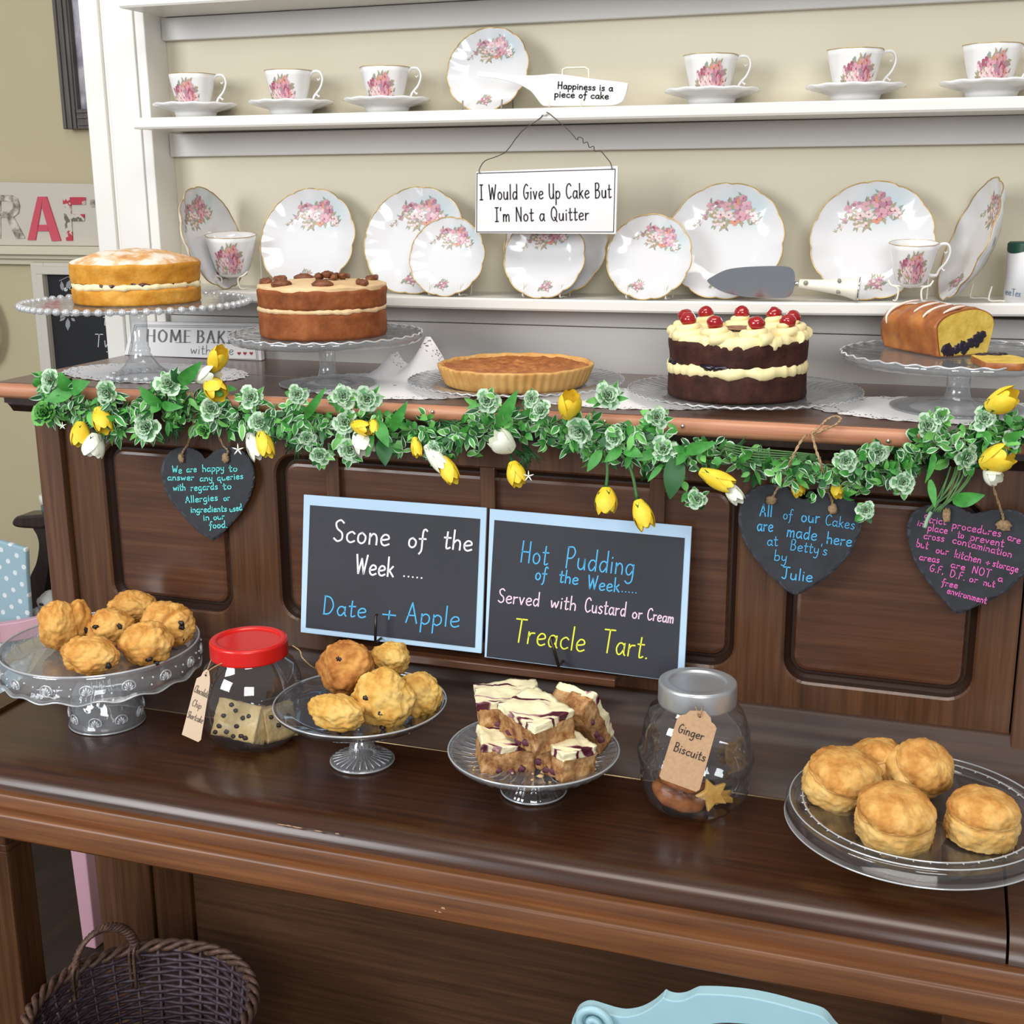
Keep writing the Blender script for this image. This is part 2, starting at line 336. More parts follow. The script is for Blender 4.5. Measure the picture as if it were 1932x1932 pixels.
# ================================================================ SETTING
k = MB(); k.box(-3.6, 1.2, -0.4, 3.0, -0.05, 0); struct('floor', k, wood('floor_boards', '#21140d', '#2e1d13', '#3a281b', 'y', 0.75, 0.0), 'dark brown wooden floor behind and under the piano', 'floor')
k = MB(); k.box(-3.6, -1.44, 3.0, 3.1, 0, 3.2); struct('wall_left', k, CREAM_SHADE, 'cream wall, shade painted in, of the further corner left of the white frame', 'wall')
k = MB(); k.box(-1.44, 1.2, 2.0, 3.1, 0, 3.2); struct('wall_back', k, CREAM, 'cream wall behind the china shelves', 'wall')
k = MB(); k.box(-1.31, 1.2, 1.948, 2.0, 0.0, 1.342); struct('trim_1', k, WHITE_SHADE, 'white board with painted-in grey shade below the lower china shelf, above the piano lid', 'wall board')
k = MB()                                         # moulded upright left of the shelves
k.box(-1.44, -1.402, 1.94, 2.0, 0, 3.2); k.box(-1.402, -1.393, 1.946, 2.0, 0, 3.2); k.box(-1.393, -1.334, 1.94, 2.0, 0, 3.2)
k.box(-1.334, -1.329, 1.947, 2.0, 0, 3.2); k.box(-1.329, -1.31, 1.937, 2.0, 0, 3.2)
struct('trim_2', k, WHITE, 'white moulded upright at the left end of the china shelves', 'door frame', bevel=0.002)
k = MB()                                         # ledge on the further wall
k.box(-3.6, -1.5, 2.93, 3.0, 1.385, 1.408); k.box(-3.6, -1.5, 2.955, 3.0, 1.372, 1.385); k.box(-3.6, -1.5, 2.975, 3.0, 1.355, 1.372)
struct('trim_3', k, mat('cream_gloss', '#d8cfb6', 0.5), 'cream moulded ledge on the further wall under the lettered board', 'ledge', bevel=0.002)
# ---- china shelves
def zshelf(X):          # the lower board sags a little
    return 1.3905 + 0.0135 * (X + 0.62) ** 2 + 0.0035 * (X + 0.62)
def shelf(name, label, x0, yf, ztop, th, rail):
    t = thing(name, label, 'shelf', (-0.5, 1.98, ztop(-.5) - th), 'white china shelves')
    k = MB(); N = 28; a = 0
    prof = [(yf + .002, 0), (1.999, 0), (1.999, -th), (yf + .002, -th), (yf, -th + .003), (yf, -.003)]
    k.grid(lambda u, v: (x0 + u * (0.7 - x0), prof[int(round(v * 6)) % 6][0], ztop(x0 + u * (0.7 - x0)) + prof[int(round(v * 6)) % 6][1]), N, 6, cv=True, smooth=False)
    k.poly([(x0, p[0], ztop(x0) + p[1]) for p in prof]); k.poly([(0.7, p[0], ztop(.7) + p[1]) for p in prof])
    k.build('board', WHITE, t)
    boxpart('rail', rail, WHITE_SHADE, t); return t
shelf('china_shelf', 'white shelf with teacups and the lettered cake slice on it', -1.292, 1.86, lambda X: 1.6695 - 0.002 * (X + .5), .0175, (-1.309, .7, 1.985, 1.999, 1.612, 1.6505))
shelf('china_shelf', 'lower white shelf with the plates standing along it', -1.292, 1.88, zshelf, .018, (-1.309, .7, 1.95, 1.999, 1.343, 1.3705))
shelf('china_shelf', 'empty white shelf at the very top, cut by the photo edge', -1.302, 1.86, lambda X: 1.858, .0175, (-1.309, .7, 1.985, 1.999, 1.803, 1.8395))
# ================================================================ PIANO
PX0, PX1 = -1.335, 0.155
LZ = 1.272; FZ = 0.80; SK = 0.9682
piano = thing('upright_piano', 'dark brown wooden upright piano carrying all the cakes', 'piano', (-0.6, 1.7, 0))
def xprof(name, prof, x0, x1, m, parent=piano, smooth=True, closed=True):
    k = MB(); n = len(prof); a = 0
    for X in (x0, x1):
        for (y, z) in prof: k.v.append(V((X, y, z)))
    for i in range(n if closed else n - 1):
        j = (i + 1) % n; k.face((i, j, n + j, n + i), 0, smooth)
    if closed: k.face(range(n), 0, False); k.face(range(2 * n - 1, n - 1, -1), 0, False)
    o = k.build(name, m, parent, bevel=0 if smooth else 0.0015); return o
def sk(pr): return [(y * SK, 1.56 - (1.56 - z) * SK) for y, z in pr]      # profiles measured at another height, slid along the sight lines
def edge_split(o):
    md = o.modifiers.new('split', 'EDGE_SPLIT'); md.split_angle = 0.7; return o
# lid in two boards with the hinge gap between them
xl0, xl1 = -1.388, 0.21
xprof('lid_flap', [(1.5865, LZ), (1.762, LZ), (1.762, LZ - .022), (1.5865, LZ - .022)], xl0, xl1, WLID, smooth=False)
xprof('lid_board', [(1.766, LZ), (1.944, LZ), (1.944, LZ - .022), (1.766, LZ - .022)], xl0, xl1, WLID, smooth=False)
o = edge_split(xprof('lid_edge', [(1.5865, LZ - .001), (1.581, LZ - .003), (1.578, LZ - .008), (1.578, LZ - .017), (1.581, LZ - .021), (1.5865, LZ - .024)], xl0, xl1, WEDGE)); o['label'] = 'bare pinkish front edge of the lid'
edge_split(xprof('lid_moulding', [(1.588, LZ - .0225), (1.588, LZ - .032), (1.594, LZ - .034), (1.6, LZ - .04), (1.606, LZ - .048), (1.62, LZ - .048), (1.62, LZ - .0225)], xl0 + .012, xl1 - .012, WDARK))
# case sides
boxpart('side_panel', (PX0, PX0 + .045, 1.6, 1.94, .726, LZ - .022), WSIDE, piano, .003); boxpart('lower_side_panel', (PX0, PX0 + .045, 1.642, 1.94, 0, .726), WSIDE, piano, .003)
boxpart('side_panel', (PX1 - .045, PX1, 1.6, 1.94, .726, LZ - .022), WSIDE, piano, .003); boxpart('lower_side_panel', (PX1 - .045, PX1, 1.642, 1.94, 0, .726), WSIDE, piano, .003)
boxpart('back_board', (PX0 + .045, PX1 - .045, 1.9, 1.935, 0.0, LZ - .022), WDARK, piano)
# upper front with three round-cornered sunk panels
FP = MB()
def rrect(x0, x1, z0, z1, r, n=8):
    out = []
    for cx, cz, a0 in ((x1 - r, z1 - r, 0), (x0 + r, z1 - r, PI / 2), (x0 + r, z0 + r, PI), (x1 - r, z0 + r, 3 * PI / 2)):
        for i in range(n + 1):
            a = a0 + i / n * PI / 2; out.append((cx + r * math.cos(a), cz + r * math.sin(a)))
    return out
def cell(X0, X1, Z0, Z1, hx0, hx1, hz0, hz1, r, Yf=1.612, Yd=1.628):
    hole = rrect(hx0, hx1, hz0, hz1, r); n = len(hole); q = n // 4
    cor = [(X1, Z1), (X0, Z1), (X0, Z0), (X1, Z0)]
    a = len(FP.v)
    for (x, z) in hole: FP.v.append(V((x, Yf, z)))
    c0 = len(FP.v)
    for (x, z) in cor: FP.v.append(V((x, Yf, z)))
    for i in range(n):
        j = (i + 1) % n; ca = c0 + i // q; cb = c0 + (j // q)
        if i // q == j // q: FP.face((a + i, a + j, ca), 0, False)
        else: FP.face((a + i, a + j, cb, ca), 0, False)
    rings = [(0, Yf, 0), (.003, Yf + .003, 0), (.006, Yf + .009, 1), (.011, Yd, 1), (.014, Yd, 1), (.017, Yd - .005, 2), (.021, Yd - .006, 2)]
    prev = None
    for (ins, Y, mi) in rings:
        rr = rrect(hx0 + ins, hx1 - ins, hz0 + ins, hz1 - ins, max(r - ins, .006)); b = len(FP.v)
        for (x, z) in rr: FP.v.append(V((x, Y, z)))
        if prev is not None:
            for i in range(n): FP.face((prev + i, prev + (i + 1) % n, b + (i + 1) % n, b + i), mi, False)
        prev = b
    FP.face([prev + i for i in range(n)], 3, False)
Z0, Z1 = 0.868, LZ - .024
cell(PX0 + .047, -.966, Z0, Z1, -1.226, -1.006, .922, 1.184, .035)
cell(-.966, -.2105, Z0, Z1, -.926, -.24, .926, 1.184, .035)
cell(-.2105, PX1 - .047, Z0, Z1, -.18, .062, .918, 1.184, .035)
fp = FP.build('front_panel', [WZ, GROOVE, WPAN, WPAN], piano)
for (x0, x1) in ((-.84, -.819), (-.602, -.58), (-.362, -.341)):
    boxpart('desk_batten', (x0, x1, 1.612, 1.626, .945, 1.183), WZ, piano, .001)
zl = lambda X: 0.914
boxpart('music_ledge', (-.825, -.394, 1.566, 1.614, .9, .9115), WPAN, piano, .0015)
# cove, back rail and brass hinge line
edge_split(xprof('cove_rail', [(1.63, .884), (1.609, .884), (1.604, .880), (1.602, .873), (1.598, .866), (1.592, .862), (1.59, .857), (1.586, .85), (1.574, .842), (1.55, .829), (1.525, .8135), (1.5125, .8035), (1.5085, .7995), (1.5085, .725), (1.63, .725)], PX0, .15, WCOVE))
xprof('hinge_strip', [(1.5065, FZ + .0006), (1.5082, FZ + .0012), (1.5082, FZ - .01), (1.5065, FZ - .01)], -1.3, .103, BRASS)
# fallboard with its rolled nose
fb = [(1.556, .72), (1.556, .775), (1.42, .775), (1.362, .7765), (1.342, .7766), (1.331, .7755), (1.322, .773), (1.314, .769), (1.308, .7635), (1.304, .757), (1.3015, .750), (1.301, .72)]
edge_split(xprof('fallboard', sk(fb), -1.302, .1026, WFALL))
# arms either end
def arm(x0, x1): edge_split(xprof('arm', sk([(1.575, .70), (1.575, .787), (1.555, .781), (1.36, .781), (1.33, .779), (1.315, .772), (1.304, .76), (1.3, .748), (1.3, .70)]), x0, x1, WX))
arm(-1.346, -1.3045); arm(.1055, .147)
edge_split(xprof('key_slip', sk([(1.303, .7495), (1.2885, .7525), (1.2855, .7515), (1.2838, .7485), (1.2825, .725), (1.303, .725)]), -1.346, .147, WSLIP))
edge_split(xprof('keybed', sk([(1.303, .7345), (1.2685, .7348), (1.2655, .7335), (1.264, .7305), (1.2622, .702), (1.265, .6985), (1.70, .6985), (1.70, .7345)]), -1.346, .147, WSLIP))
# lower front: post, stile, panel
k = MB(); k.box(PX0 + .047, PX0 + .115, 1.635, 1.66, .0, .724); k.build('lower_stile', WZ, piano, bevel=.002)
k = MB(); k.box(PX0 + .118, -1.145, 1.64, 1.66, .0, .724); k.build('lower_stile', WZ, piano, bevel=.002)
k = MB(); k.box(-1.141, PX1 - .047, 1.645, 1.66, .1, .724); k.build('lower_panel', WPANL, piano, bevel=.002)
boxpart('plinth', (PX0 + .047, PX1 - .047, 1.63, 1.66, 0, .098), WX, piano)
for (x0, x1) in ((-1.34, -1.2575), (.06, .14)):
    k = MB(); k.box(x0, x1, 1.355, 1.41, .07, .616); k.box(x0 - .012, x1 + .012, 1.342, 1.422, .632, .7255); k.box(x0 - .006, x1 + .006, 1.348, 1.416, .616, .632); k.box(x0 - .012, x1 + .012, 1.34, 1.64, 0, .07)
    k.build('leg', WZ, piano, bevel=.004)
# small wire clips of the music desk, and the brass studs on the lid edge
for (a, b) in (((708, 1213), (709, 1164)), ((1054, 1257), (1040, 1207))):
    k = MB(); p, q = atY(*a, 1.557), atY(*b, 1.562)
    k.tube([p + V((0, .02, 0)), p, q, q + V((0, .004, .002))], .0022, 6); k.build('desk_clip', WDARK, piano)
for (px, py) in ((816, 777), (1141, 795), (1288, 804), (1676, 832)):
    k = MB(); p = atY(px, py, 1.577); k.blob(p, (.0028, .003, .0028), 10, 6); k.build('stud', PINM, piano)
# worn spots on the slip
k = MB()
for (px, py, s) in ((570, 1675, .005), (574, 1682, .004), (830, 1721, .003), (822, 1719, .002), (836, 1714, .003)):
    k = MB(); p = atY(px, py, 1.2632 * SK); k.blob(p, (s, .0006, s * .5), 10, 6, .6, 2, px); k.build('scuff', mat('scuffed_wood', '#a9876a', 0.7), piano)
for (px, py, s) in ((532, 1556, .006), (545, 1558, .005), (560, 1561, .008), (600, 1568, .006), (636, 1573, .003)):
    k = MB(); p = atY(px, py, 1.3025 * SK); k.blob(p, (s, .0008, .0008), 10, 6, .6, 2, px); k.build('scuff', mat('scuffed_wood', '#a9876a', 0.7), piano)
# ================================================================ FLORAL CHINA
def chinamat():
    m = mat('floral_china', '#d6d6d8', 0.1, coat=0.4); nt = m.node_tree; b = nt.nodes['Principled BSDF']
    tc = nt.nodes.new('ShaderNodeTexCoord'); mp = nt.nodes.new('ShaderNodeMapping'); mp.inputs['Location'].default_value = (-.6, -1.2, 0)
    mp.inputs['Scale'].default_value = (1, 1.5, 0)
    gr = nt.nodes.new('ShaderNodeVectorMath'); gr.operation = 'LENGTH'; rp = nt.nodes.new('ShaderNodeValToRGB')
    rp.color_ramp.elements[0].position = .06; rp.color_ramp.elements[0].color = lin('#b9ced3')
    rp.color_ramp.elements[1].position = .3; rp.color_ramp.elements[1].color = lin('#d6d6d8')
    nt.links.new(tc.outputs['Generated'], mp.inputs[0]); nt.links.new(mp.outputs[0], gr.inputs[0]); nt.links.new(gr.outputs['Value'], rp.inputs[0]); nt.links.new(rp.outputs[0], b.inputs['Base Color'])
    return m
FCHINA = chinamat()
FLM = [mat('petal_pink', '#cf9aa4', .25), mat('petal_rose', '#a25568', .25), mat('petal_blush', '#dcc4c2', .25), mat('petal_mauve', '#b07c90', .25),
       mat('leaf_sage', '#8ea093', .25), mat('leaf_olive', '#a39a7c', .25), mat('bud_salmon', '#cf8d76', .25), mat('stem_grey', '#8d8a80', .25)]
MOTIF = []
_r = random.Random(3)
for (x, y, s, kinds) in ((-.34, .62, .075, (0, 3, 2)), (-.2, .68, .08, (1, 3, 0)), (-.06, .64, .085, (2, 0, 0)), (.08, .72, .08, (6, 0, 3)), (.2, .78, .07, (0, 6, 3)),
      (.16, .6, .11, (0, 3, 3)), (.27, .66, .1, (0, 1, 3)), (.18, .48, .1, (0, 0, 3)), (.3, .52, .09, (3, 0, 1)), (.1, .4, .085, (6, 0, 2)), (.4, .5, .08, (2, 6, 2)), (.46, .42, .07, (2, 5, 2)),
      (-.3, .5, .07, (2, 2, 5)), (-.16, .5, .085, (2, 2, 0)), (-.02, .5, .075, (2, 2, 0)), (-.42, .44, .055, (3, 5, 3)), (-.22, .36, .07, (2, 2, 5)), (-.08, .32, .07, (2, 5, 2)), (-.5, .34, .035, (5, 5, 2)), (-.58, .28, .025, (5, 2, 5))):
    MOTIF.append((x, y, s, kinds))
SPRAY = [(-.05, -.68, .07, (3, 0, 2)), (.07, -.64, .06, (3, 1, 0)), (.05, -.76, .06, (0, 3, 2)), (-.12, -.74, .045, (5, 4, 5)), (.14, -.72, .035, (4, 7, 5)), (-.02, -.58, .035, (4, 5, 2))]
def motif(mb, items, surf, leafs=True, seed=1):
    rr = random.Random(seed)
    for (x, y, s, kinds) in items:
        if leafs:
            for q in range(4):
                a = rr.uniform(0, 2 * PI); ln = s * 1.7; wd = s * .36; c, sn = math.cos(a), math.sin(a); mi = rr.choice((4, 5, 5, 7))
                mb.face([mb.pt(surf(x + c * ln * t - sn * wd * u, y + sn * ln * t + c * wd * u, .0003)) for t, u in ((.3, 0), (.7, .8), (1.15, 0), (.7, -.8))], mi)
        for q in range(5):
            a = q * 2 * PI / 5 + rr.uniform(-.3, .3) + x * 9; pc = (x + math.cos(a) * s * .55, y + math.sin(a) * s * .55); mi = rr.choice(kinds); e = s * .4
            mb.face([mb.pt(surf(pc[0] + math.cos(a + t) * e * (1 + .25 * (math.cos(t) > 0)), pc[1] + math.sin(a + t) * e, .0005 + q * .00005)) for t in [i * PI / 3 for i in range(6)]], mi)
        mb.face([mb.pt(surf(x + math.cos(t) * s * .17, y + math.sin(t) * s * .17, .0009)) for t in [i * PI / 3 for i in range(6)]], rr.choice((1, 1, 5)))
def pz(t): return .016 * (t / .56) ** 2 if t < .56 else .016 + .184 * ((t - .56) / .44) ** 1.45
def rim_wave(th, amp=.019, n=6): return 1 + amp * (abs(math.sin(n * th)) ** .6 * 1.6 - 1)
PLATEC = {}
def plate(label, c, R, group, spin=0, yaw=0, lean=14, name='china_plate', spray=True):
    """round plate standing on its edge; c: centre, faces -Y turned by yaw"""
    key = (round(R, 3), spray)
    if key not in PLATEC:
        t = thing(name, label, 'plate', (0, 0, 0), group)
        k = MB(); ts = [0, .2, .4, .54, .58, .66, .76, .86, .94, .985, 1]
        pts = [(q, pz(q)) for q in ts] + [(1, pz(1) - .022), (.9, pz(.9) - .05), (.7, pz(.7) - .05), (.57, -.06), (.53, -.06), (.5, -.03), (0, -.03)]
        k.lathe([(r * R, z * R) for r, z in pts], 96, fn=lambda p, th, r, z: (p.x * (1 + (rim_wave(th) - 1) * (r / R) ** 3), p.y * (1 + (rim_wave(th) - 1) * (r / R) ** 3), z + .012 * R * (r / R) ** 4 * math.cos(12 * th)))
        k.build('plate_body', FCHINA, t, local=True)
        k = MB(); k.tube([(R * rim_wave(a) * math.cos(a), R * rim_wave(a) * math.sin(a), pz(1) * R + .012 * R * math.cos(12 * a)) for a in [i / 96 * 2 * PI for i in range(96)]], .0009, 5, True)
        k.build('gilt_rim', GOLD, t, local=True)
        def surf(x, y, h): 
            r = math.hypot(x, y); return V((x * R, y * R, pz(r) * R + .0002 + h + .012 * R * r ** 4 * math.cos(12 * math.atan2(y, x))))
        k = MB(); motif(k, MOTIF, surf)
        if spray: motif(k, SPRAY, surf, seed=4)
        k.build('floral_motif', FLM, t, local=True)
        PLATEC[key] = t
    else: t = copy_tree(PLATEC[key])
    t['label'] = label; t['group'] = group; t.name = name
    t.location = c
    rot = Matrix.Rotation(math.radians(yaw), 3, 'Z') @ Matrix.Rotation(math.radians(90 - lean), 3, 'X') @ Matrix.Rotation(math.radians(spin), 3, 'Z')
    t.rotation_euler = rot.to_euler(); return t
def easel(label, x, yfront, z, wd, yaw=0, m=None, h=.03):
    t = thing('plate_stand', label, 'plate stand', (x, yfront, z), 'little wire plate stands'); m = m or mat('white_wire', '#ece6da', .4)
    c, s = math.cos(math.radians(yaw)), math.sin(math.radians(yaw))
    def q(u, v, w_): return V((x + u * c - v * s, yfront + u * s + v * c, z + w_))
    for sg in (-1, 1):
        k = MB(); k.tube(spline([q(sg * wd, -.006, h * .75), q(sg * wd, -.009, h * .3), q(sg * wd, -.007, .003), q(sg * wd, .01, .0025), q(sg * wd, .045, .003), q(sg * wd * .8, .052, .06)], 5), .0013, 6)
        k.build('hook', m, t)
    k = MB(); k.tube([q(-wd * .8, .052, .06), q(wd * .8, .052, .06)], .0013, 6); k.build('crossbar', m, t); return t
def standplate(label, group, x0, x1, y0, y1, zc, Yc, spin=0, yaw=0, lean=19, R=None, stand=None, **kw):
    cx, cy = (x0 + x1) / 2, (y0 + y1) / 2; c = atY(cx, cy, Yc)
    zb = (zc(c.x) if callable(zc) else zc) + .001; rot = Matrix.Rotation(math.radians(yaw), 3, 'Z') @ Matrix.Rotation(math.radians(90 - lean), 3, 'X')
    lo, hi = .03, .14
    for _i in range(40):
        R = (lo + hi) / 2; rim = [rot @ V((R * 1.01 * math.cos(a), R * 1.01 * math.sin(a), pz(1) * R)) for a in [i / 48 * 2 * PI for i in range(48)]]
        c.z = zb - min(q.z for q in rim)
        if min(proj(c + q)[1] for q in rim) > y0: lo = R
        else: hi = R
    plate(label, c, R, group, spin, yaw, lean, **kw)
    return c, R
LP = 'floral plates on the lower shelf'; WGREY = mat('dull_wire', '#8e8a84', .4, metal=.6)
ZU = 1.6695
c, R = standplate('floral plate on the upper shelf behind the cake slice handle', 'floral plate on the upper shelf', 844, 1005, 51, 207, ZU, 1.955, spin=-4)
easel('dull grey wire stand under the upper shelf plate', c.x, 1.925, ZU + .0005, .032, m=WGREY, h=.022)
standplate('floral plate turned sideways at the left end of the lower shelf', LP, 330, 442, 352, 548, zshelf, 1.906, spin=8, yaw=90, lean=16)
standplate('floral plate standing behind the coffee cake, free of other plates', LP, 505, 671, 355, 552, zshelf, 1.957, spin=-6)
standplate('floral plate behind the small plate left of the hanging sign', LP, 703, 875, 352, 554, zshelf, 1.957, spin=-4)
c, R = standplate('small floral plate in front, left of the hanging sign', LP, 772, 924, 409, 559, zshelf, 1.915, spin=-10, lean=18)
easel('white wire stand under the small plate left of the hanging sign', c.x, 1.897, zshelf(c.x), .026)
standplate('floral plate mostly hidden behind the one below the hanging sign', LP, 960, 1146, 360, 548, zshelf, 1.958, spin=-4)
c, R = standplate('small floral plate directly below the hanging sign', LP, 951, 1111, 405, 562, zshelf, 1.915, spin=4, lean=18)
easel('white wire stand under the plate below the hanging sign', c.x, 1.897, zshelf(c.x), .03)
c, R = standplate('small floral plate right of the hanging sign', LP, 1145, 1310, 403, 565, zshelf, 1.915, spin=-22, lean=18)
easel('white wire stand under the small plate right of the hanging sign', c.x, 1.897, zshelf(c.x), .03)
standplate('floral plate standing behind the silver cake server', LP, 1270, 1470, 344, 561, zshelf, 1.956, spin=-3)
standplate('largest floral plate, behind the cup at the right', LP, 1532, 1760, 340, 566, zshelf, 1.954, spin=8)
c, R = standplate('floral plate seen nearly edge-on at the right', LP, 1808, 1898, 333, 520, zshelf, 1.918, spin=-16, yaw=-75, lean=20)
easel('white wire stand under the plate seen edge-on', c.x + .012, 1.915, zshelf(c.x), .024, yaw=-60)
# ---- cups and saucers
def cup_r(t): return .0245 + .0145 * t ** .8
CUPH = .052
def make_cup(handle=0.0):
    t = thing('teacup', '', 'cup', (0, 0, 0))
    k = MB(); pr = [(0, .004), (.018, .0035), (.019, 0), (.0215, 0), (.0225, .004)] + [(cup_r(u), .005 + u * (CUPH - .005)) for u in (.02, .1, .25, .4, .55, .7, .85, 1)] + [(cup_r(u) - .0016, .0065 + u * (CUPH - .0065)) for u in (1, .8, .6, .4, .2, .03)] + [(0, .0075)]
    fl = lambda p, th, r, z: (p.x * (1 + .02 * (z / CUPH) * math.cos(8 * th)), p.y * (1 + .02 * (z / CUPH) * math.cos(8 * th)), z)
    k.lathe(pr, 64, fn=fl); k.build('bowl', CHINA, t, local=True)
    k = MB(); k.tube([V(fl(V((cup_r(1) * math.cos(a), cup_r(1) * math.sin(a), CUPH)), a, 0, CUPH)) for a in [i / 64 * 2 * PI for i in range(64)]], .0004, 5, True); k.build('gilt_rim', GOLD, t, local=True)
    def surf(x, y, h):                       # x: angle-ish, y: height
        th = -PI / 2 + x; z = max(.004, min(CUPH, y * CUPH)); u = z / CUPH; rr = (cup_r((z - .005) / (CUPH - .005) if z > .005 else 0) + h + .0003) * (1 + .02 * u * math.cos(8 * th))
        return V((rr * math.cos(th), rr * math.sin(th), z))
    k = MB(); its = [(x * 1.5 - .12, .10 + (y - .28) * 1.25, s * 1.75, kk) for x, y, s, kk in MOTIF if y > .31]
    its += [(.12, .14, .1, (0, 3, 1)), (.26, .2, .1, (0, 3, 3)), (.38, .12, .07, (4, 5, 2)), (-.45, .2, .06, (5, 2, 2))]
    motif(k, its, lambda x, y, h: surf(x, y, h), seed=5); k.build('floral_motif', FLM, t, local=True)
    if True:
        k = MB(); pts = spline([(.034, 0, .043), (.042, 0, .050), (.053, 0, .050), (.0575, 0, .041), (.053, 0, .029), (.043, 0, .019), (.0385, 0, .012), (.0275, 0, .012)], 6)
        k.tube(pts, [.0026 - .0009 * math.sin(PI * i / (len(pts) - 1)) for i in range(len(pts))], 8)
        k.tube([(.046, 0, .021), (.05, 0, .0175), (.0515, 0, .019)], .0013, 6); k.tube([(.0535, 0, .0415), (.05, 0, .039), (.0485, 0, .041)], .001, 6)
        hd = Matrix.Rotation(handle, 3, 'Z'); k.v = [hd @ p for p in k.v]
        k.build('handle', CHINA, t, local=True)
    return t
def make_saucer():
    t = thing('saucer', '', 'saucer', (0, 0, 0)); R = .0685
    sz = lambda u: .007 + .0145 * u ** 1.8
    k = MB(); us = [0, .2, .4, .5, .65, .8, .92, 1]
    pr = [(u * R, sz(u) + .002) for u in us] + [(u * R, sz(u) - .0012) for u in (1, .92, .8, .65, .52)] + [(.034, .0065), (.0325, 0), (.030, 0), (.029, .005), (0, .006)]
    k.lathe(pr, 80, fn=lambda p, th, r, z: (p.x * (1 + .012 * (r / R) ** 3 * abs(math.sin(6 * th))), p.y * (1 + .012 * (r / R) ** 3 * abs(math.sin(6 * th))), z + .0007 * (r / R) ** 4 * math.cos(12 * th))); k.build('saucer_body', CHINA, t, local=True); return t
cup0 = make_cup(); sau0 = make_saucer()
for i, (px, w_, lab) in enumerate(((369, 0, 'leftmost on the upper shelf'), (550, 0, 'second from the left on the upper shelf'), (731, 0, 'next left of the upper shelf plate'), (1342, 0, 'next right of the lettered cake slice'), (1612, 0, 'above the largest plate'), (1868, 0, 'at the right end of the upper shelf'))):
    X = atY(px, 205, 1.932).x
    s = sau0 if i == 0 else copy_tree(sau0); s.location = (X, 1.932, ZU + .0005 - .002 * (X + .5)); s.rotation_euler = (0, 0, i * .4)
    s['label'] = 'white saucer under the teacup ' + lab; s['group'] = 'saucers on the upper shelf'
    c = cup0 if i == 0 else copy_tree(cup0); c.location = (X - .003, 1.932, s.location.z + .0092); c.rotation_euler = (0, 0, math.radians((12, 8, 14, 18, 20, 10)[i]))
    c.scale = (1.0, 1.0, 1.17)
    c['label'] = 'floral teacup ' + lab; c['group'] = 'teacups on the upper shelf'
def cupstand(label, x, y, z, yaw=0):
    t = thing('cup_stand', label, 'cup stand', (x, y, z), 'wire cup stands'); m = mat('white_wire', '#ece6da', .4)
    c_, s_ = math.cos(math.radians(yaw)), math.sin(math.radians(yaw)); q = lambda u, v, w_: V((x + u * c_ - v * s_, y + u * s_ + v * c_, z + w_))
    for sg in (-1, 1):
        k = MB(); k.tube(spline([q(sg * .030, -.004, .030), q(sg * .026, -.012, .024), q(sg * .016, -.012, .019), q(sg * .017, -.01, .004), q(sg * .022, .004, .0015), q(sg * .022, .05, .0015), q(sg * .022, .056, .07)], 5), .0014, 6); k.build('leg', m, t)
    k = MB(); k.tube([q(-.028, -.008, .0235), q(0, -.014, .0215), q(.028, -.008, .0235)], .0013, 6); k.build('cradle', m, t); return t
P = atY(442, 548, 1.915); zz = zshelf(P.x)
c = make_cup(2.4); c.location = (P.x, P.y, zz + .024); c.rotation_euler = (.1, 0, math.radians(25)); c.scale = (1.08, 1.08, 1.28); c['label'] = 'floral teacup on a wire stand beside the sponge cake'; c['group'] = 'teacups on the lower shelf'
cupstand('white wire cup stand beside the sponge cake', P.x, P.y, zz)
P = atY(1716, 565, 1.9); zz = zshelf(P.x)
c = copy_tree(cup0); c.location = (P.x, P.y, zz + .024); c.rotation_euler = (.1, 0, math.radians(8)); c.scale = (.86, .86, 1.12); c['label'] = 'floral teacup on a wire stand in front of the largest plate'; c['group'] = 'teacups on the lower shelf'
cupstand('white wire cup stand in front of the largest plate', P.x, P.y, zz)
# ---- ceramic cake slice with lettering, wire stand
t = thing('cake_slice', 'white ceramic cake slice lettered with black writing on the upper shelf', 'cake slice', atY(1060, 200, 1.9))
pl = [(905, 135), (930, 137), (965, 141), (1000, 142), (1022, 141), (1045, 139), (1080, 143), (1130, 150), (1180, 156), (1184, 162), (1178, 184), (1170, 194), (1150, 199), (1090, 200), (1040, 200), (1024, 199), (1014, 188), (1004, 175), (995, 168), (975, 158), (940, 149), (905, 145), (901, 140)]
out = [atY(q.x, q.y, 1.892) for q in spline(pl, 4, True)]
k = MB(); k.extrude(out, (0, .006, 0)); k.build('slice_body', CHINA, t, bevel=.002)
k = MB(); pp = lambda q: atY(q.x, q.y, 1.8915)
write(k, 'Happiness is a', (1052, 167), (1156, 172), 13, pp, 1.15); write(k, 'piece of cake', (1046, 183), (1148, 187), 13, pp, 1.15); k.build('lettering', INK, t)
t = thing('slice_stand', 'cream wire stand holding up the lettered cake slice', 'plate stand', atY(1085, 198, 1.915)); m = mat('cream_wire', '#e6dfc9', .4)
k = MB(); k.tube([atY(*q, 1.905) for q in ((1062, 196), (1061, 140), (1062, 131), (1068, 128), (1104, 127), (1110, 131), (1111, 140), (1112, 198))], .0015, 6); k.build('back_loop', m, t)
for x in (1035, 1096):
    k = MB(); k.tube([atY(x, 188, 1.886), atY(x + 1, 200, 1.886), atY(x + 1, 203, 1.9)], .0013, 6); k.build('hook', m, t)
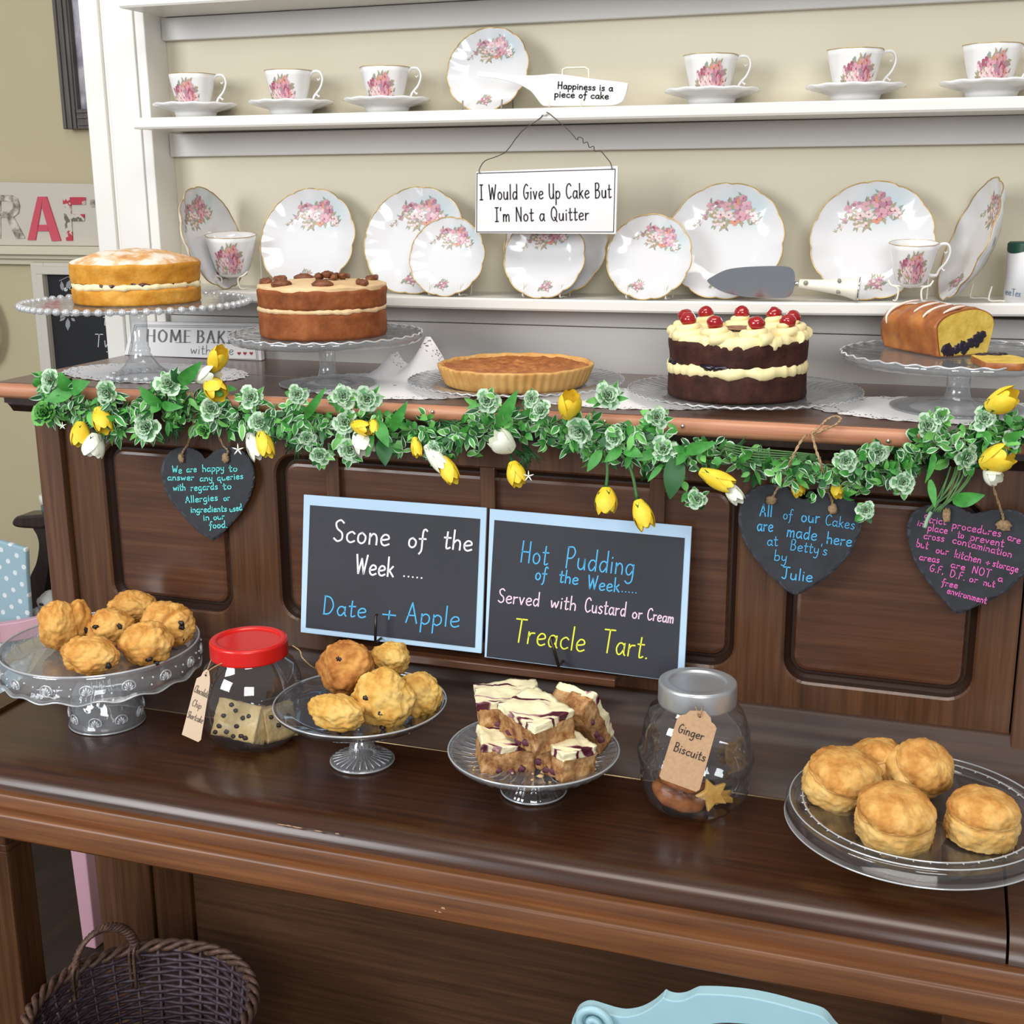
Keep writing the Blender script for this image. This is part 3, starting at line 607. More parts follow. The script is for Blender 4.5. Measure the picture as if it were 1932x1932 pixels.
# ---- hanging sign
Ysg = 1.872
t = thing('hanging_sign', 'white hanging sign with black cake joke lettering on a wire', 'sign', atY(1031, 378, Ysg))
cr = [atY(x, y, Ysg) for x, y in ((898, 324), (1166, 313), (1162, 442), (896, 440))]
k = MB(); k.extrude(cr, (0, .004, 0)); k.build('board', mat('sign_white', '#dddbdc', .5), t, bevel=.0008)
pp = lambda q: atY(q.x, q.y, Ysg - .0005)
k = MB(); fr = [V((900, 327, 0)), V((1160.5, 319, 0)), V((1157.5, 437.5, 0)), V((899, 437.5, 0))]
for i in range(4): ribbon(k, [fr[i], fr[(i + 1) % 4]], .7, pp)
k.build('border_line', INK, t)
k = MB(); write(k, 'I Would Give Up Cake But', (905, 377), (1153, 373), 28, pp, 1.15, track=.13); write(k, "I'm Not a Quitter", (934, 418), (1111, 415), 26, pp, 1.15, track=.13); k.build('lettering', INK, t)
wire = [(905, 327), (904, 321), (910, 309), (918, 302), (935, 296), (952, 288), (963, 276), (975, 259), (990, 243), (1008, 231), (1020, 222), (1026, 214), (1032, 212), (1042, 219), (1062, 236), (1076, 249), (1089, 264), (1091, 259), (1099, 261), (1101, 270), (1108, 268), (1112, 278), (1120, 276), (1122, 285), (1133, 285), (1143, 296), (1152, 308), (1155, 320)]
k = MB(); k.tube([atY(q.x, q.y, 1.870 - .012 * (1 - min(1, abs(q.y - 212) / 100))) for q in spline(wire, 4)], .0007, 6); k.build('wire', mat('dark_wire', '#4a4743', .4, metal=.5), t)
t = MB(); p = atY(1028, 215, 1.858); t.blob(p, (.004, .004, .003), 12, 8); tag(t.build('nail', mat('painted_nail', '#e8e4dc', .4)), 'white painted nail in the shelf edge holding the sign wire', 'nail')
# ---- silver cake server
t = thing('cake_server', 'silver cake server with cream handle leaning on the lower shelf', 'cake server', atY(1470, 560, 1.888))
pl = [(1334, 530), (1345, 521), (1370, 509), (1400, 504), (1440, 502), (1480, 502), (1493, 506), (1499, 514), (1500, 528), (1497, 548), (1490, 559), (1475, 563), (1440, 562), (1400, 559), (1370, 553), (1350, 544)]
k = MB(); k.extrude([atY(q.x, q.y, 1.889) for q in spline(pl, 4, True)], (0, .0012, 0)); k.build('blade', mat('polished_steel', '#cfd2d6', .12, metal=1), t, bevel=.0004)
k = MB(); k.tube([atY(1498, 535, 1.889), atY(1510, 535, 1.889)], .0035, 10); k.build('ferrule', mat('polished_steel', '#cfd2d6'), t)
a, b = atY(1508, 535, 1.888), atY(1622, 545, 1.888); k = MB(); hs = [(0, .0065), (.3, .008), (.6, .0105), (.8, .013), (.93, .0165), (1, .0175)]
k.tube([a.lerp(b, u) for u, r in hs], [r for u, r in hs], 16); k.build('handle', mat('cream_handle', '#efe9da', .3), t)
k = MB(); k.tube([a.lerp(b, .985), a.lerp(b, 1.004)], .0178, 16); k.build('end_cap', mat('polished_steel', '#cfd2d6'), t)
k = MB()
for (x, y) in ((1520, 534), (1584, 530), (1588, 541), (1582, 550)): k.blob(atY(x, y, 1.8795 - .0005 * (x > 1560) * 3), (.003, .0012, .0035), 8, 6, .4, 2, x)
o = k.build('floral_motif', FLM[7], t)
# ---- white paper tub at the right end
P = atY(1915, 571, 1.91); zz = zshelf(P.x)
t = thing('paper_tub', 'white tub with grey lettering cut off at the right edge', 'tub', (P.x + .008, 1.91, zz))
k = MB(); r0 = .024; k.lathe([(0, .001), (r0, 0), (r0, .078), (r0 - .001, .079), (0, .079)], 40, (P.x + .008, 1.91, zz)); k.build('tub_body', mat('tub_white', '#e9e9ea', .5), t)
k = MB(); k.lathe([(r0 + .0004, .070), (r0 + .0004, .0785), (r0 - .002, .081), (0, .081)], 40, (P.x + .008, 1.91, zz), fn=lambda p, th, r, z: (p.x, p.y, z - (.004 * math.sin(th * 2) if z < .071 else 0))); k.build('lid', mat('bottle_green', '#1f4a3c', .4), t)
k = MB(); cx = P.x + .008
def onTub(q):
    p = atY(q.x, q.y, 1.91 - r0); dx = max(-r0 * .97, min(r0 * .97, p.x - cx)); return V((cx + dx, 1.91 - math.sqrt(r0 * r0 - dx * dx) - .0005, p.z))
write(k, 'eeTex', (1897, 557), (1925, 560), 13, onTub, .7); k.build('lettering', mat('tub_print', '#5a6f85', .6), t)
# ================================================================ BOARDS, HEARTS, SMALL SIGNS
def leanboard(name, label, cr, y_bot, y_top, th, m, black, bm, texts, extra=None):
    """cr: TL TR BR BL pixels; the board leans between the two depths"""
    zb = atY(*cr[3], y_bot).z; zt = atY(*cr[0], y_top).z
    n = V((0, -(zt - zb), y_top - y_bot)).normalized(); p0 = V((0, y_bot, zb))
    t = thing(name, label, 'chalkboard', atP(*cr[3], p0, n))
    k = MB(); k.extrude([atP(x, y, p0, n) for x, y in cr], -n * th); k.build('backing', m, t, bevel=.0006)
    k = MB(); k.poly([atP(x, y, p0 + n * .0007, n) for x, y in black]); k.extrude([atP(x, y, p0 + n * .0004, n) for x, y in black], n * .0004); k.build('black_card', bm, t)
    pp = plane_place(p0, n, .0013)
    for (mm, rows) in texts:
        k = MB()
        for (tx, a, b, h, hf) in rows: write(k, tx, a, b, h, pp, hf)
        k.build('lettering', mm, t)
    return t
leanboard('chalkboard', 'pale blue edged chalkboard naming the date and apple scone', [(573, 933), (918, 958), (908, 1233), (567, 1193)], 1.578, 1.606, .004, BLUEB,
  [(585, 953), (906, 979), (896, 1222), (577, 1184)], BLACKB, [
  (CHALKW, [('Scone', (628, 1020), (734, 1030), 40, 1.7), ('of', (769, 1032), (802, 1035), 36, 1.7), ('the', (836, 1034), (890, 1040), 36, 1.7), ('Week', (670, 1082), (742, 1088), 36, 1.7), ('.....', (760, 1087), (798, 1091), 20, 1.4)]),
  (CHALKB, [('Date', (608, 1158), (690, 1166), 34, 1.3), ('+', (720, 1170), (746, 1173), 32, 1.3), ('Apple', (764, 1174), (866, 1184), 38, 1.3)])])
leanboard('chalkboard', 'pale blue edged chalkboard naming the hot pudding and treacle tart', [(924, 960), (1305, 993), (1290, 1288), (914, 1240)], 1.578, 1.606, .004, BLUEB,
  [(933, 981), (1292, 1015), (1277, 1285), (918, 1239)], BLACKB, [
  (CHALKB, [('Hot', (981, 1060), (1033, 1066), 40, 1.3), ('Pudding', (1066, 1071), (1196, 1086), 40, 1.3), ('of', (1009, 1093), (1030, 1096), 26, 1.3), ('the', (1054, 1098), (1090, 1103), 24, 1.3), ('Week', (1108, 1111), (1168, 1117), 26, 1.3), ('.....', (1172, 1116), (1202, 1119), 14, 1.1)]),
  (CHALKP, [('Served', (939, 1136), (1017, 1144), 26, 1.2), ('with', (1038, 1146), (1086, 1152), 26, 1.2), ('Custard', (1102, 1154), (1180, 1163), 27, 1.2), ('or', (1192, 1166), (1211, 1168), 22, 1.2), ('Cream', (1220, 1169), (1270, 1176), 22, 1.2)]),
  (CHALKY, [('Treacle', (968, 1210), (1102, 1230), 44, 1.4), ('Tart.', (1135, 1230), (1222, 1243), 44, 1.4)])])
def heart(label, Y, outline, knots, ropes, rows, m, lift=0):
    t = thing('slate_heart', label, 'slate heart', atY(*outline[0], Y), 'hanging slate hearts')
    o = [(q.x, q.y) for q in spline(outline, 7, True)]; cx = sum(p[0] for p in o) / len(o); cy = sum(p[1] for p in o) / len(o)
    k = MB(); n = len(o)
    def ring(sh, dy, jit): return [atY(cx + (x - cx) * (1 - sh * (1 + R_.uniform(-jit, jit))), cy + (y - cy) * (1 - sh * (1 + R_.uniform(-jit, jit))), Y + dy) for x, y in o]
    rings = [ring(.045, 0, .5), ring(.012, .0022, .8), ring(.0, .0045, .5), ring(.01, .008, .2)]
    for r in rings:
        for p in r: k.v.append(p)
    k.face(range(n), 0, False)
    for a in range(3):
        for i in range(n):
            j = (i + 1) % n; k.face((a * n + i, a * n + j, (a + 1) * n + j, (a + 1) * n + i), 1, False)
    k.face(range(4 * n - 1, 3 * n - 1, -1), 0, False); k.build('slate', [SLATE, SLATEE], t)
    for rp in ropes:
        k = MB(); ctr = spline([atY(x, y, yy) for x, y, yy in rp], 8); tw = []
        for ph in (0, PI):
            st = [p + V((math.cos(i * .9 + ph) * .0009, math.sin(i * .9 + ph) * .0009, 0)) for i, p in enumerate(ctr)]
            k.tube(st, .0011, 5)
        k.build('twine', TWINE, t)
    for (x, y, sx, sy) in knots:
        k = MB(); p = atY(x, y, Y - .003); s = 1 / ppm(p); k.blob(p, (sx * s, .004, sy * s), 14, 9, .5, 2.2, x); k.build('knot', TWINE, t)
    pp = lambda q: atY(q.x, q.y, Y - .0008); k = MB()
    for (tx, a, b, h) in rows: write(k, tx, a, b, h, pp, 1.15 if h > 20 else .85)
    k.build('lettering', m, t); return t
heart('smallest slate heart with turquoise writing on allergies, left of the boards', 1.597,
  [(309, 868), (304, 890), (308, 915), (318, 938), (340, 967), (372, 1001), (398, 1018), (404, 1019), (425, 1002), (455, 968), (473, 936), (481, 905), (478, 877), (464, 855), (440, 843), (418, 845), (402, 853), (392, 862), (386, 863), (378, 853), (360, 845), (340, 844), (322, 851)],
  [(342, 864, 6, 9), (426, 864, 7, 9)], [[(353, 842, 1.6), (362, 812, 1.588), (370, 775, 1.575), (372, 740, 1.57)], [(422, 842, 1.6), (408, 812, 1.588), (395, 778, 1.575), (384, 742, 1.57)], [(342, 864, 1.594), (345, 852, 1.593), (352, 842, 1.6)], [(426, 862, 1.594), (430, 850, 1.593), (422, 842, 1.6)]],
  [('We', (325, 893), (343, 893), 14), ('are', (352, 891), (371, 890), 12), ('happy', (382, 890), (423, 888), 13), ('to', (432, 890), (448, 889), 13), ('answer', (316, 906), (366, 906), 12), ('any', (377, 908), (401, 907), 12), ('queries', (410, 907), (459, 903), 12),
   ('with', (327, 926), (350, 925), 13), ('regards', (360, 926), (411, 923), 13), ('to', (421, 924), (437, 922), 13), ('Allergies', (350, 949), (411, 944), 13), ('or', (422, 945), (434, 944), 12), ('ingredients', (360, 967), (428, 965), 12), ('used', (434, 966), (457, 962), 12), ('in', (384, 982), (395, 981), 12), ('our', (403, 981), (424, 979), 12), ('food.', (395, 997), (429, 995), 13)], CHALKT)
heart("slate heart with blue writing saying the cakes are made here", 1.588,
  [(1396, 955), (1393, 985), (1401, 1015), (1420, 1048), (1450, 1083), (1480, 1111), (1498, 1122), (1512, 1119), (1550, 1096), (1590, 1062), (1615, 1025), (1627, 990), (1625, 962), (1608, 942), (1585, 931), (1560, 929), (1538, 933), (1520, 941), (1510, 939), (1500, 928), (1480, 917), (1455, 914), (1428, 918), (1408, 932)],
  [(1455, 944, 11, 8), (1571, 960, 8, 11)], [[(1474, 912, 1.575), (1492, 870, 1.532), (1508, 838, 1.535), (1521, 820, 1.567)], [(1562, 928, 1.575), (1550, 880, 1.532), (1540, 850, 1.535), (1532, 820, 1.567)], [(1532, 821, 1.572), (1552, 812, 1.573), (1577, 801, 1.57), (1586, 790, 1.572), (1576, 785, 1.578), (1560, 792, 1.576), (1546, 806, 1.573), (1530, 820, 1.57)], [(1455, 944, 1.585), (1464, 926, 1.582), (1474, 912, 1.575)], [(1571, 960, 1.585), (1569, 942, 1.582), (1562, 928, 1.575)]],
  [('All', (1433, 973), (1456, 975), 22), ('of', (1477, 979), (1494, 981), 20), ('our', (1511, 984), (1546, 987), 24), ('Cakes', (1556, 990), (1612, 999), 20), ('are', (1428, 1001), (1458, 1003), 24), ('made', (1484, 1012), (1540, 1020), 24), ('here', (1559, 1025), (1606, 1031), 22), ('at', (1447, 1029), (1467, 1030), 20), ("Betty's", (1490, 1037), (1560, 1048), 20), ('by', (1460, 1057), (1484, 1060), 20), ('Julie', (1474, 1091), (1532, 1098), 22)], CHALKB)
heart('slate heart with pink writing on cross contamination, at the right edge', 1.592,
  [(1716, 975), (1711, 1003), (1717, 1035), (1730, 1068), (1755, 1104), (1785, 1140), (1802, 1156), (1815, 1156), (1850, 1141), (1895, 1118), (1935, 1080), (1953, 1040), (1958, 1005), (1945, 980), (1920, 964), (1890, 960), (1862, 963), (1838, 968), (1825, 964), (1808, 955), (1780, 950), (1750, 953), (1730, 961)],
  [(1786, 972, 8, 14), (1893, 991, 14, 10)], [[(1888, 962, 1.594), (1876, 925, 1.585), (1866, 890, 1.575), (1850, 860, 1.57), (1840, 835, 1.565)], [(1786, 950, 1.594), (1800, 905, 1.585), (1822, 865, 1.575), (1840, 835, 1.565)], [(1893, 990, 1.589), (1892, 974, 1.588), (1888, 962, 1.594)]],
  [('Strict', (1742, 985), (1784, 990), 14), ('procedures', (1796, 996), (1888, 1013), 15), ('are', (1900, 1018), (1924, 1026), 14), ('in', (1730, 991), (1742, 994), 12), ('place', (1750, 1001), (1787, 1007), 14), ('to', (1806, 1014), (1818, 1016), 14), ('prevent', (1830, 1019), (1893, 1032), 15), ('cross', (1742, 1016), (1781, 1022), 14), ('contamination', (1796, 1024), (1908, 1052), 14), ('but', (1728, 1031), (1750, 1036), 15), ('our', (1765, 1043), (1789, 1047), 14), ('kitchen', (1800, 1051), (1850, 1063), 15), ('+', (1859, 1066), (1866, 1068), 14), ('storage', (1872, 1068), (1920, 1080), 14), ('areas', (1734, 1056), (1772, 1062), 13), ('are', (1793, 1070), (1820, 1076), 13), ('NOT', (1833, 1081), (1868, 1090), 15), ('a', (1882, 1096), (1891, 1098), 13), ('G.F,', (1753, 1077), (1780, 1083), 13), ('D.F.', (1791, 1088), (1820, 1095), 14), ('or', (1828, 1097), (1844, 1100), 13), ('nut', (1855, 1104), (1876, 1108), 13), ('free', (1776, 1104), (1806, 1110), 13), ('environment', (1786, 1119), (1860, 1139), 13)], CHALKM)
# ---- home baking sign leaning at the back of the lid
cr = [(249, 607), (488, 610), (493, 687), (234, 680)]
yb, yt = 1.915, 1.93; zb = LZ + .0004
n = V((0, -.08, .015)).normalized(); p0 = V((0, yb, zb))
t = thing('baking_sign', 'white boxed sign with grey lettering and three red hearts at the back of the lid', 'sign', atP(360, 684, p0, n))
q4 = [atP(x, y, p0, n) for x, y in cr]; q4[2].z = q4[3].z = zb; q4[2].y = q4[3].y = yb
k = MB(); k.extrude(q4, (0, .012, .0)); k.build('board', mat('sign_white', '#edebea'), t, bevel=.0012)
pp = plane_place(p0, n, .0007); k = MB()
for ins in (6, 9):
    rr = [V((249 + ins - 1, 607 + ins, 0)), V((488 - ins, 610 + ins, 0)), V((493 - ins, 687 - ins, 0)), V((234 + ins + 1, 680 - ins, 0))]
    for i in range(4): ribbon(k, [rr[i], rr[(i + 1) % 4]], .4, pp)
k.build('border_line', INKG, t)
k = MB(); write(k, 'HOME', (276, 644), (360, 646), 22, pp, 1.5, True, track=.16); write(k, 'BAKING', (371, 646), (476, 649), 22, pp, 1.5, True, track=.16)
for x in (333, 339, 345, 350, 372, 378, 400, 408, 420, 428): ribbon(k, [V((x - 2, 646.2, 0)), V((x + 3, 646.3, 0))], .5, pp)
write(k, 'with', (359, 667), (397, 669), 18, pp, .6); write(k, 'love', (408, 669), (440, 669), 18, pp, .6); k.build('lettering', INKG, t)
for x in (451, 462, 474):
    k = MB(); hp = [(0, 3.2), (-3.3, -.2), (-3.2, -2.6), (-1.6, -3.2), (0, -1.6), (1.6, -3.2), (3.2, -2.6), (3.3, -.2)]
    k.poly([pp(V((x + a, 667 + b, 0))) for a, b in hp]); k.build('red_heart', INKR, t)
# ================================================================ LACE DOILIES ON THE LID
def lacemat():
    m = mat('lace_openwork', '#f0eeef', .9); nt = m.node_tree; b = nt.nodes['Principled BSDF']; out = nt.nodes['Material Output']
    tc = nt.nodes.new('ShaderNodeTexCoord'); vo = nt.nodes.new('ShaderNodeTexVoronoi'); vo.inputs['Scale'].default_value = 170
    lt = nt.nodes.new('ShaderNodeMath'); lt.operation = 'LESS_THAN'; lt.inputs[1].default_value = .27
    tr = nt.nodes.new('ShaderNodeBsdfTransparent'); mx = nt.nodes.new('ShaderNodeMixShader')
    nt.links.new(tc.outputs['Object'], vo.inputs['Vector']); nt.links.new(vo.outputs['Distance'], lt.inputs[0]); nt.links.new(lt.outputs[0], mx.inputs[0])
    nt.links.new(b.outputs[0], mx.inputs[1]); nt.links.new(tr.outputs[0], mx.inputs[2]); nt.links.new(mx.outputs[0], out.inputs[0]); return m
LACEO = lacemat()
def doily(label, c, rx, ry, rot=0, bumps=28, ruck=None):
    t = thing('lace_doily', label, 'doily', (c[0], c[1], LZ + .0008), 'lace doilies on the lid')
    ca, sa = math.cos(rot), math.sin(rot); edge = .82
    def pos(u, v):
        th = u * 2 * PI; q = v; w = 1 + .035 * abs(math.sin(bumps / 2 * th)) * (v ** 6)
        x, y = rx * q * w * math.cos(th), ry * q * w * math.sin(th)
        z = LZ + .0008 + (.0006 * math.sin(40 * th) * v)
        if ruck: z += ruck(x, y)
        return V((c[0] + x * ca - y * sa, c[1] + x * sa + y * ca, z))
    k = MB(); k.grid(lambda u, v: pos(u, .02 + v * (edge - .02)), 112, 10, cu=True); k.build('centre', LACE, t)
    k = MB(); k.grid(lambda u, v: pos(u, edge + v * (1 - edge)), 112, 5, cu=True); k.build('lace_border', LACEO, t)
P = atZ(292, 704, LZ); doily('white lace doily under the sponge cake stand', P, .165, .10, -.12)
P = atZ(745, 728, LZ); doily('white lace doily rucked up between the coffee cake and the tart', P, .17, .115, -.1, ruck=lambda x, y: .062 * max(0, 1 - abs(x + .004) / .04) ** 1.0 * max(0, (y - .04) / .07) + .036 * max(0, 1 - abs(x + .062) / .028) * max(0, (y - .03) / .075))
P = atZ(1180, 752, LZ); doily('white lace doily under the tart and the chocolate cake plates', P, .16, .085, 0)
P = atZ(1790, 775, LZ); doily('white lace doily under the loaf cake stand', P, .175, .1, 0)
# ================================================================ GLASS STANDS AND PLATES (upper)
def stand(name, label, c, zt, R, rf, stem, m, skirt=0, wave=0, nw=30, foot='dome', lipz=.004, group=None, mf=None, th=.006, base_z=None):
    """c: centre of the foot on its support, zt: height of the serving surface"""
    bz = c[2]; t = thing(name, label, 'cake stand', c, group); cx = (c[0], c[1], 0)
    def wv(p, t_, r, z):
        s = 1 + wave * (r / R) ** 6 * abs(math.sin(nw / 2 * t_)) if r > R * .5 else 1
        return (p.x * s, p.y * s, z)
    k = MB(); pr = [(0, zt), (R * .5, zt), (R * .84, zt), (R * .93, zt + lipz * .2), (R * .985, zt + lipz), (R, zt + lipz * .8), (R, zt - th * .4), (R * .97, zt - th), (R * .6, zt - th * 1.1), (stem * 1.3, zt - th * 1.3)]
    k.lathe(pr, 120, cx, wv); k.build('plate', m, t)
    h = zt - th - bz; k = MB()
    if foot == 'dome': pr = [(stem * 1.25, zt - th * 1.3), (stem, zt - th - h * .1), (stem * .95, bz + h * .42), (stem * 1.1, bz + h * .4), (stem * 1.1, bz + h * .36), (stem * 1.05, bz + h * .34), (rf * .55, bz + h * .16), (rf * .86, bz + h * .05), (rf, bz + h * .02), (rf, bz), (rf * .8, bz + .001)]
    else: pr = [(stem * 1.3, zt - th * 1.3), (stem, zt - th - h * .12), (stem * .95, bz + h * .4), (stem * 1.15, bz + h * .22), (stem * 1.7, bz + h * .13), (rf * .6, bz + h * .075), (rf * .95, bz + h * .035), (rf, bz + .003), (rf * .98, bz), (rf * .7, bz + .001)]
    k.lathe(pr, 72, cx); k.build('foot', mf or m, t)
    return t
# sponge cake stand (beaded edge)
C1 = basefront(270, 719, LZ + .001, .046); Z1_ = zat(C1.x, C1.y, 569); R1 = 207 / ppm((C1.x, C1.y, Z1_))
st = stand('cake_stand', 'tall clear glass cake stand with beaded rim under the sponge cake', C1, Z1_, R1, .05, .0135, GLASSP, lipz=.001, mf=GLASSG, th=.005)
k = MB()
for i in range(64):
    a = i / 64 * 2 * PI; k.blob((C1.x + (R1 + .001) * math.cos(a), C1.y + (R1 + .001) * math.sin(a), Z1_ - .001), (.0062, .0062, .0055), 8, 6)
k.build('bead_edge', GLASSR, st)
k = MB()
for i in range(22):
    a = i / 22 * 2 * PI; k.blob((C1.x + .052 * math.cos(a), C1.y + .052 * math.sin(a), LZ + .005), (.0055, .0055, .004), 8, 6)
k.build('foot_bead_edge', GLASSR, st)
# coffee cake stand
C2 = basefront(620, 739, LZ + .001, .073); Z2_ = zat(C2.x, C2.y, 631); R2 = 179 / ppm((C2.x, C2.y, Z2_))
st = stand('cake_stand', 'clear glass cake stand with scalloped rim under the coffee cake', C2, Z2_, R2, .073, .0125, GLASSG, wave=.02, nw=36, foot='flat', lipz=.003, th=.009)
k = MB(); k.tube([V((C2.x + R2 * (1.002 + .018 * abs(math.sin(18 * a))) * math.cos(a), C2.y + R2 * (1.002 + .018 * abs(math.sin(18 * a))) * math.sin(a), Z2_ + .003 + .001 * math.cos(36 * a))) for a in [i / 216 * 2 * PI for i in range(216)]], .0014, 5, True); k.build('rim_edge', GLASSR, st)
# loaf cake stand
C3 = basefront(1803, 791, LZ + .001, .085); Z3_ = zat(C3.x, C3.y, 670); R3 = 217 / ppm((C3.x, C3.y, Z3_))
st = stand('cake_stand', 'clear glass cake stand with scalloped rim under the loaf cake', C3, Z3_, R3, .085, .0155, GLASSG, wave=.02, nw=36, foot='flat', lipz=.003, th=.009)
k = MB(); k.tube([V((C3.x + R3 * (1.002 + .018 * abs(math.sin(18 * a))) * math.cos(a), C3.y + R3 * (1.002 + .018 * abs(math.sin(18 * a))) * math.sin(a), Z3_ + .003 + .001 * math.cos(36 * a))) for a in [i / 216 * 2 * PI for i in range(216)]], .0014, 5, True); k.build('rim_edge', GLASSR, st)
def ribplate(label, c, R, m, zs):
    t = thing('glass_plate', label, 'glass plate', c); k = MB()
    fn = lambda p, th, r, z: (p.x, p.y, z + (.0012 * math.cos(60 * th) if R * .72 < r < R * .995 else 0))
    pr = [(0, zs), (R * .5, zs), (R * .7, zs), (R * .74, zs + .003), (R * .86, zs + .006), (R * .97, zs + .0085), (R, zs + .0085), (R, zs + .006), (R * .84, zs + .002), (R * .72, zs - .002), (R * .6, zs - .0035), (0, zs - .0035)]
    k.lathe(pr, 240, (c[0], c[1], 0), fn); k.build('dish', m, t)
    k = MB(); k.tube([V((c[0] + R * math.cos(a), c[1] + R * math.sin(a), zs + .0075 + .0012 * math.cos(60 * a))) for a in [i / 240 * 2 * PI for i in range(240)]], .0011, 5, True); k.build('rim_edge', GLASSR, t); return t
C4 = basefront(974, 760, LZ + .004, .158); R4 = .158; ribplate('ribbed clear glass plate under the tart', C4, R4, GLASSG, LZ + .0055)
C5 = basefront(1402, 784, LZ + .004, .16); R5 = .16; ribplate('ribbed clear glass plate under the chocolate cake', C5, R5, GLASSG, LZ + .0055)
# ================================================================ CAKES
def crumbly(name, a, b, c, sc=45, bump=.5): return mat(name, b, .75, noise_=(sc, 6, [(.3, a), (.5, b), (.72, c)]), bump=bump, bscale=180, spec=.25)
SPONGE = crumbly('golden_sponge', '#b4701c', '#cf8f31', '#e3ad55', 28); SPTOP = mat('sugared_top', '#d09858', .8, noise_=(26, 5, [(.3, '#bd7a35'), (.46, '#dcab74'), (.58, '#f0e2d2')]), bump=.4, bscale=120)
BUTTER = mat('buttercream', '#f3e2b5', .6, sss=.1); JAM = mat('dark_jam', '#4a1620', .25)
COFFEE = crumbly('coffee_sponge', '#6f3a1c', '#8a4c28', '#a2633a', 40, .35); COFICE = mat('coffee_icing', '#e2bd8b', .6, noise_=(20, 3, [(.3, '#dcb481'), (.7, '#e9cba0')]), bump=.2, bscale=60)
PECAN = mat('pecan', '#6f3c1f', .5, noise_=(160, 4, [(.3, '#562a14'), (.7, '#8a5230')], (1, .3, 1)), bump=.4, bscale=260)
CHOC = crumbly('chocolate_sponge', '#2a1410', '#3d2019', '#4e2c22', 45, .35); VCREAM = mat('piped_cream', '#f6e6ae', .5, sss=.1); CHERRY = mat('glace_cherry', '#9b1018', .12, coat=.6, sss=.2)
def layer(name, c, z0, z1, rb, rt, m, parent, amp=.004, seed=0, dome=0, mtop=None, edge=.004, ztilt=0, belly=0):
    k = MB(); n = 9; pr = [(0, 0), (rb * .9, 0)] + [(rb, edge * .4 + 0)]
    prof = [(0, z0), (rb * .92, z0)]
    for i in range(n + 1):
        u = i / n; r = rb + (rt - rb) * u + belly * math.sin(PI * u)
        if i == n: r -= edge * .5
        if i == 0: r -= edge * .3
        prof.append((r, z0 + (z1 - z0) * u))
    prof += [(rt - edge * 1.6, z1 + .001 + dome * .12), (rt * .8, z1 + dome * .45), (rt * .5, z1 + dome * .85), (rt * .2, z1 + dome), (0, z1 + dome)]
    nt_ = len(prof)
    def fn(p, th, r, z):
        d = noise.noise(V((p.x * 22 + seed, p.y * 22, z * 30))) * amp + noise.noise(V((p.x * 80, p.y * 80 + seed, z * 90))) * amp * .35
        s = 1 + d / max(r, .02) if r > .01 else 1
        zz = z + (noise.noise(V((p.x * 40 + seed, p.y * 40, 3))) * amp * .6 if z > (z0 + z1) / 2 and r > .001 else 0) + ztilt * p.x
        return (p.x * s, p.y * s, zz)
    k.lathe(prof, 110, (c[0], c[1], 0), fn, m=(lambda i, j: 1 if (mtop and j >= nt_ - 6) else 0)); return k.build(name, [m, mtop] if mtop else m, parent)
def creamring(name, c, z, r, th, m, parent, seed=0, amp=.003, drop=.004, n=160):
    k = MB()
    def g(u, v):
        t = u * 2 * PI; b = noise.noise(V((math.cos(t) * 3.2 + seed, math.sin(t) * 3.2, seed))); b2 = noise.noise(V((math.cos(t) * 11, math.sin(t) * 11, seed + 4)))
        rr = r + amp * b + amp * .5 * b2; h = th * (1 + .35 * b2); a = v * 2 * PI
        return V((c[0] + (rr + math.cos(a) * h * .75) * math.cos(t), c[1] + (rr + math.cos(a) * h * .75) * math.sin(t), z + math.sin(a) * h - drop * max(0, b)))
    k.grid(g, n, 10, cu=True, cv=True, m=0); return k.build(name, m, parent)
# victoria sponge
s1 = ppm((C1.x, C1.y, Z1_)); ck = thing('sponge_cake', 'golden sponge cake with cream filling and sugared top on the beaded stand', 'cake', (C1.x, C1.y, Z1_))
K1 = V((C1.x + 2 / s1, C1.y, Z1_)); rc = 118 / s1; z0 = Z1_ + .0008
zz1 = zfront(K1, rc, 548); zz2 = zfront(K1, rc, 537); zz3 = zfront(K1, rc, 500)
layer('lower_sponge', K1, z0, zz1, rc * .985, rc * .985, SPONGE, ck, .003, 1); creamring('cream_filling', K1, zz1 + .004, rc - .0045, .005, BUTTER, ck, 1.7, .003)
creamring('jam_filling', K1, zz2 - .001, rc - .006, .0034, JAM, ck, 7, .003)
layer('upper_sponge', K1, zz2 - .003, zz3, rc * .965, rc * 1.01, SPONGE, ck, .004, 5, .019, SPTOP)
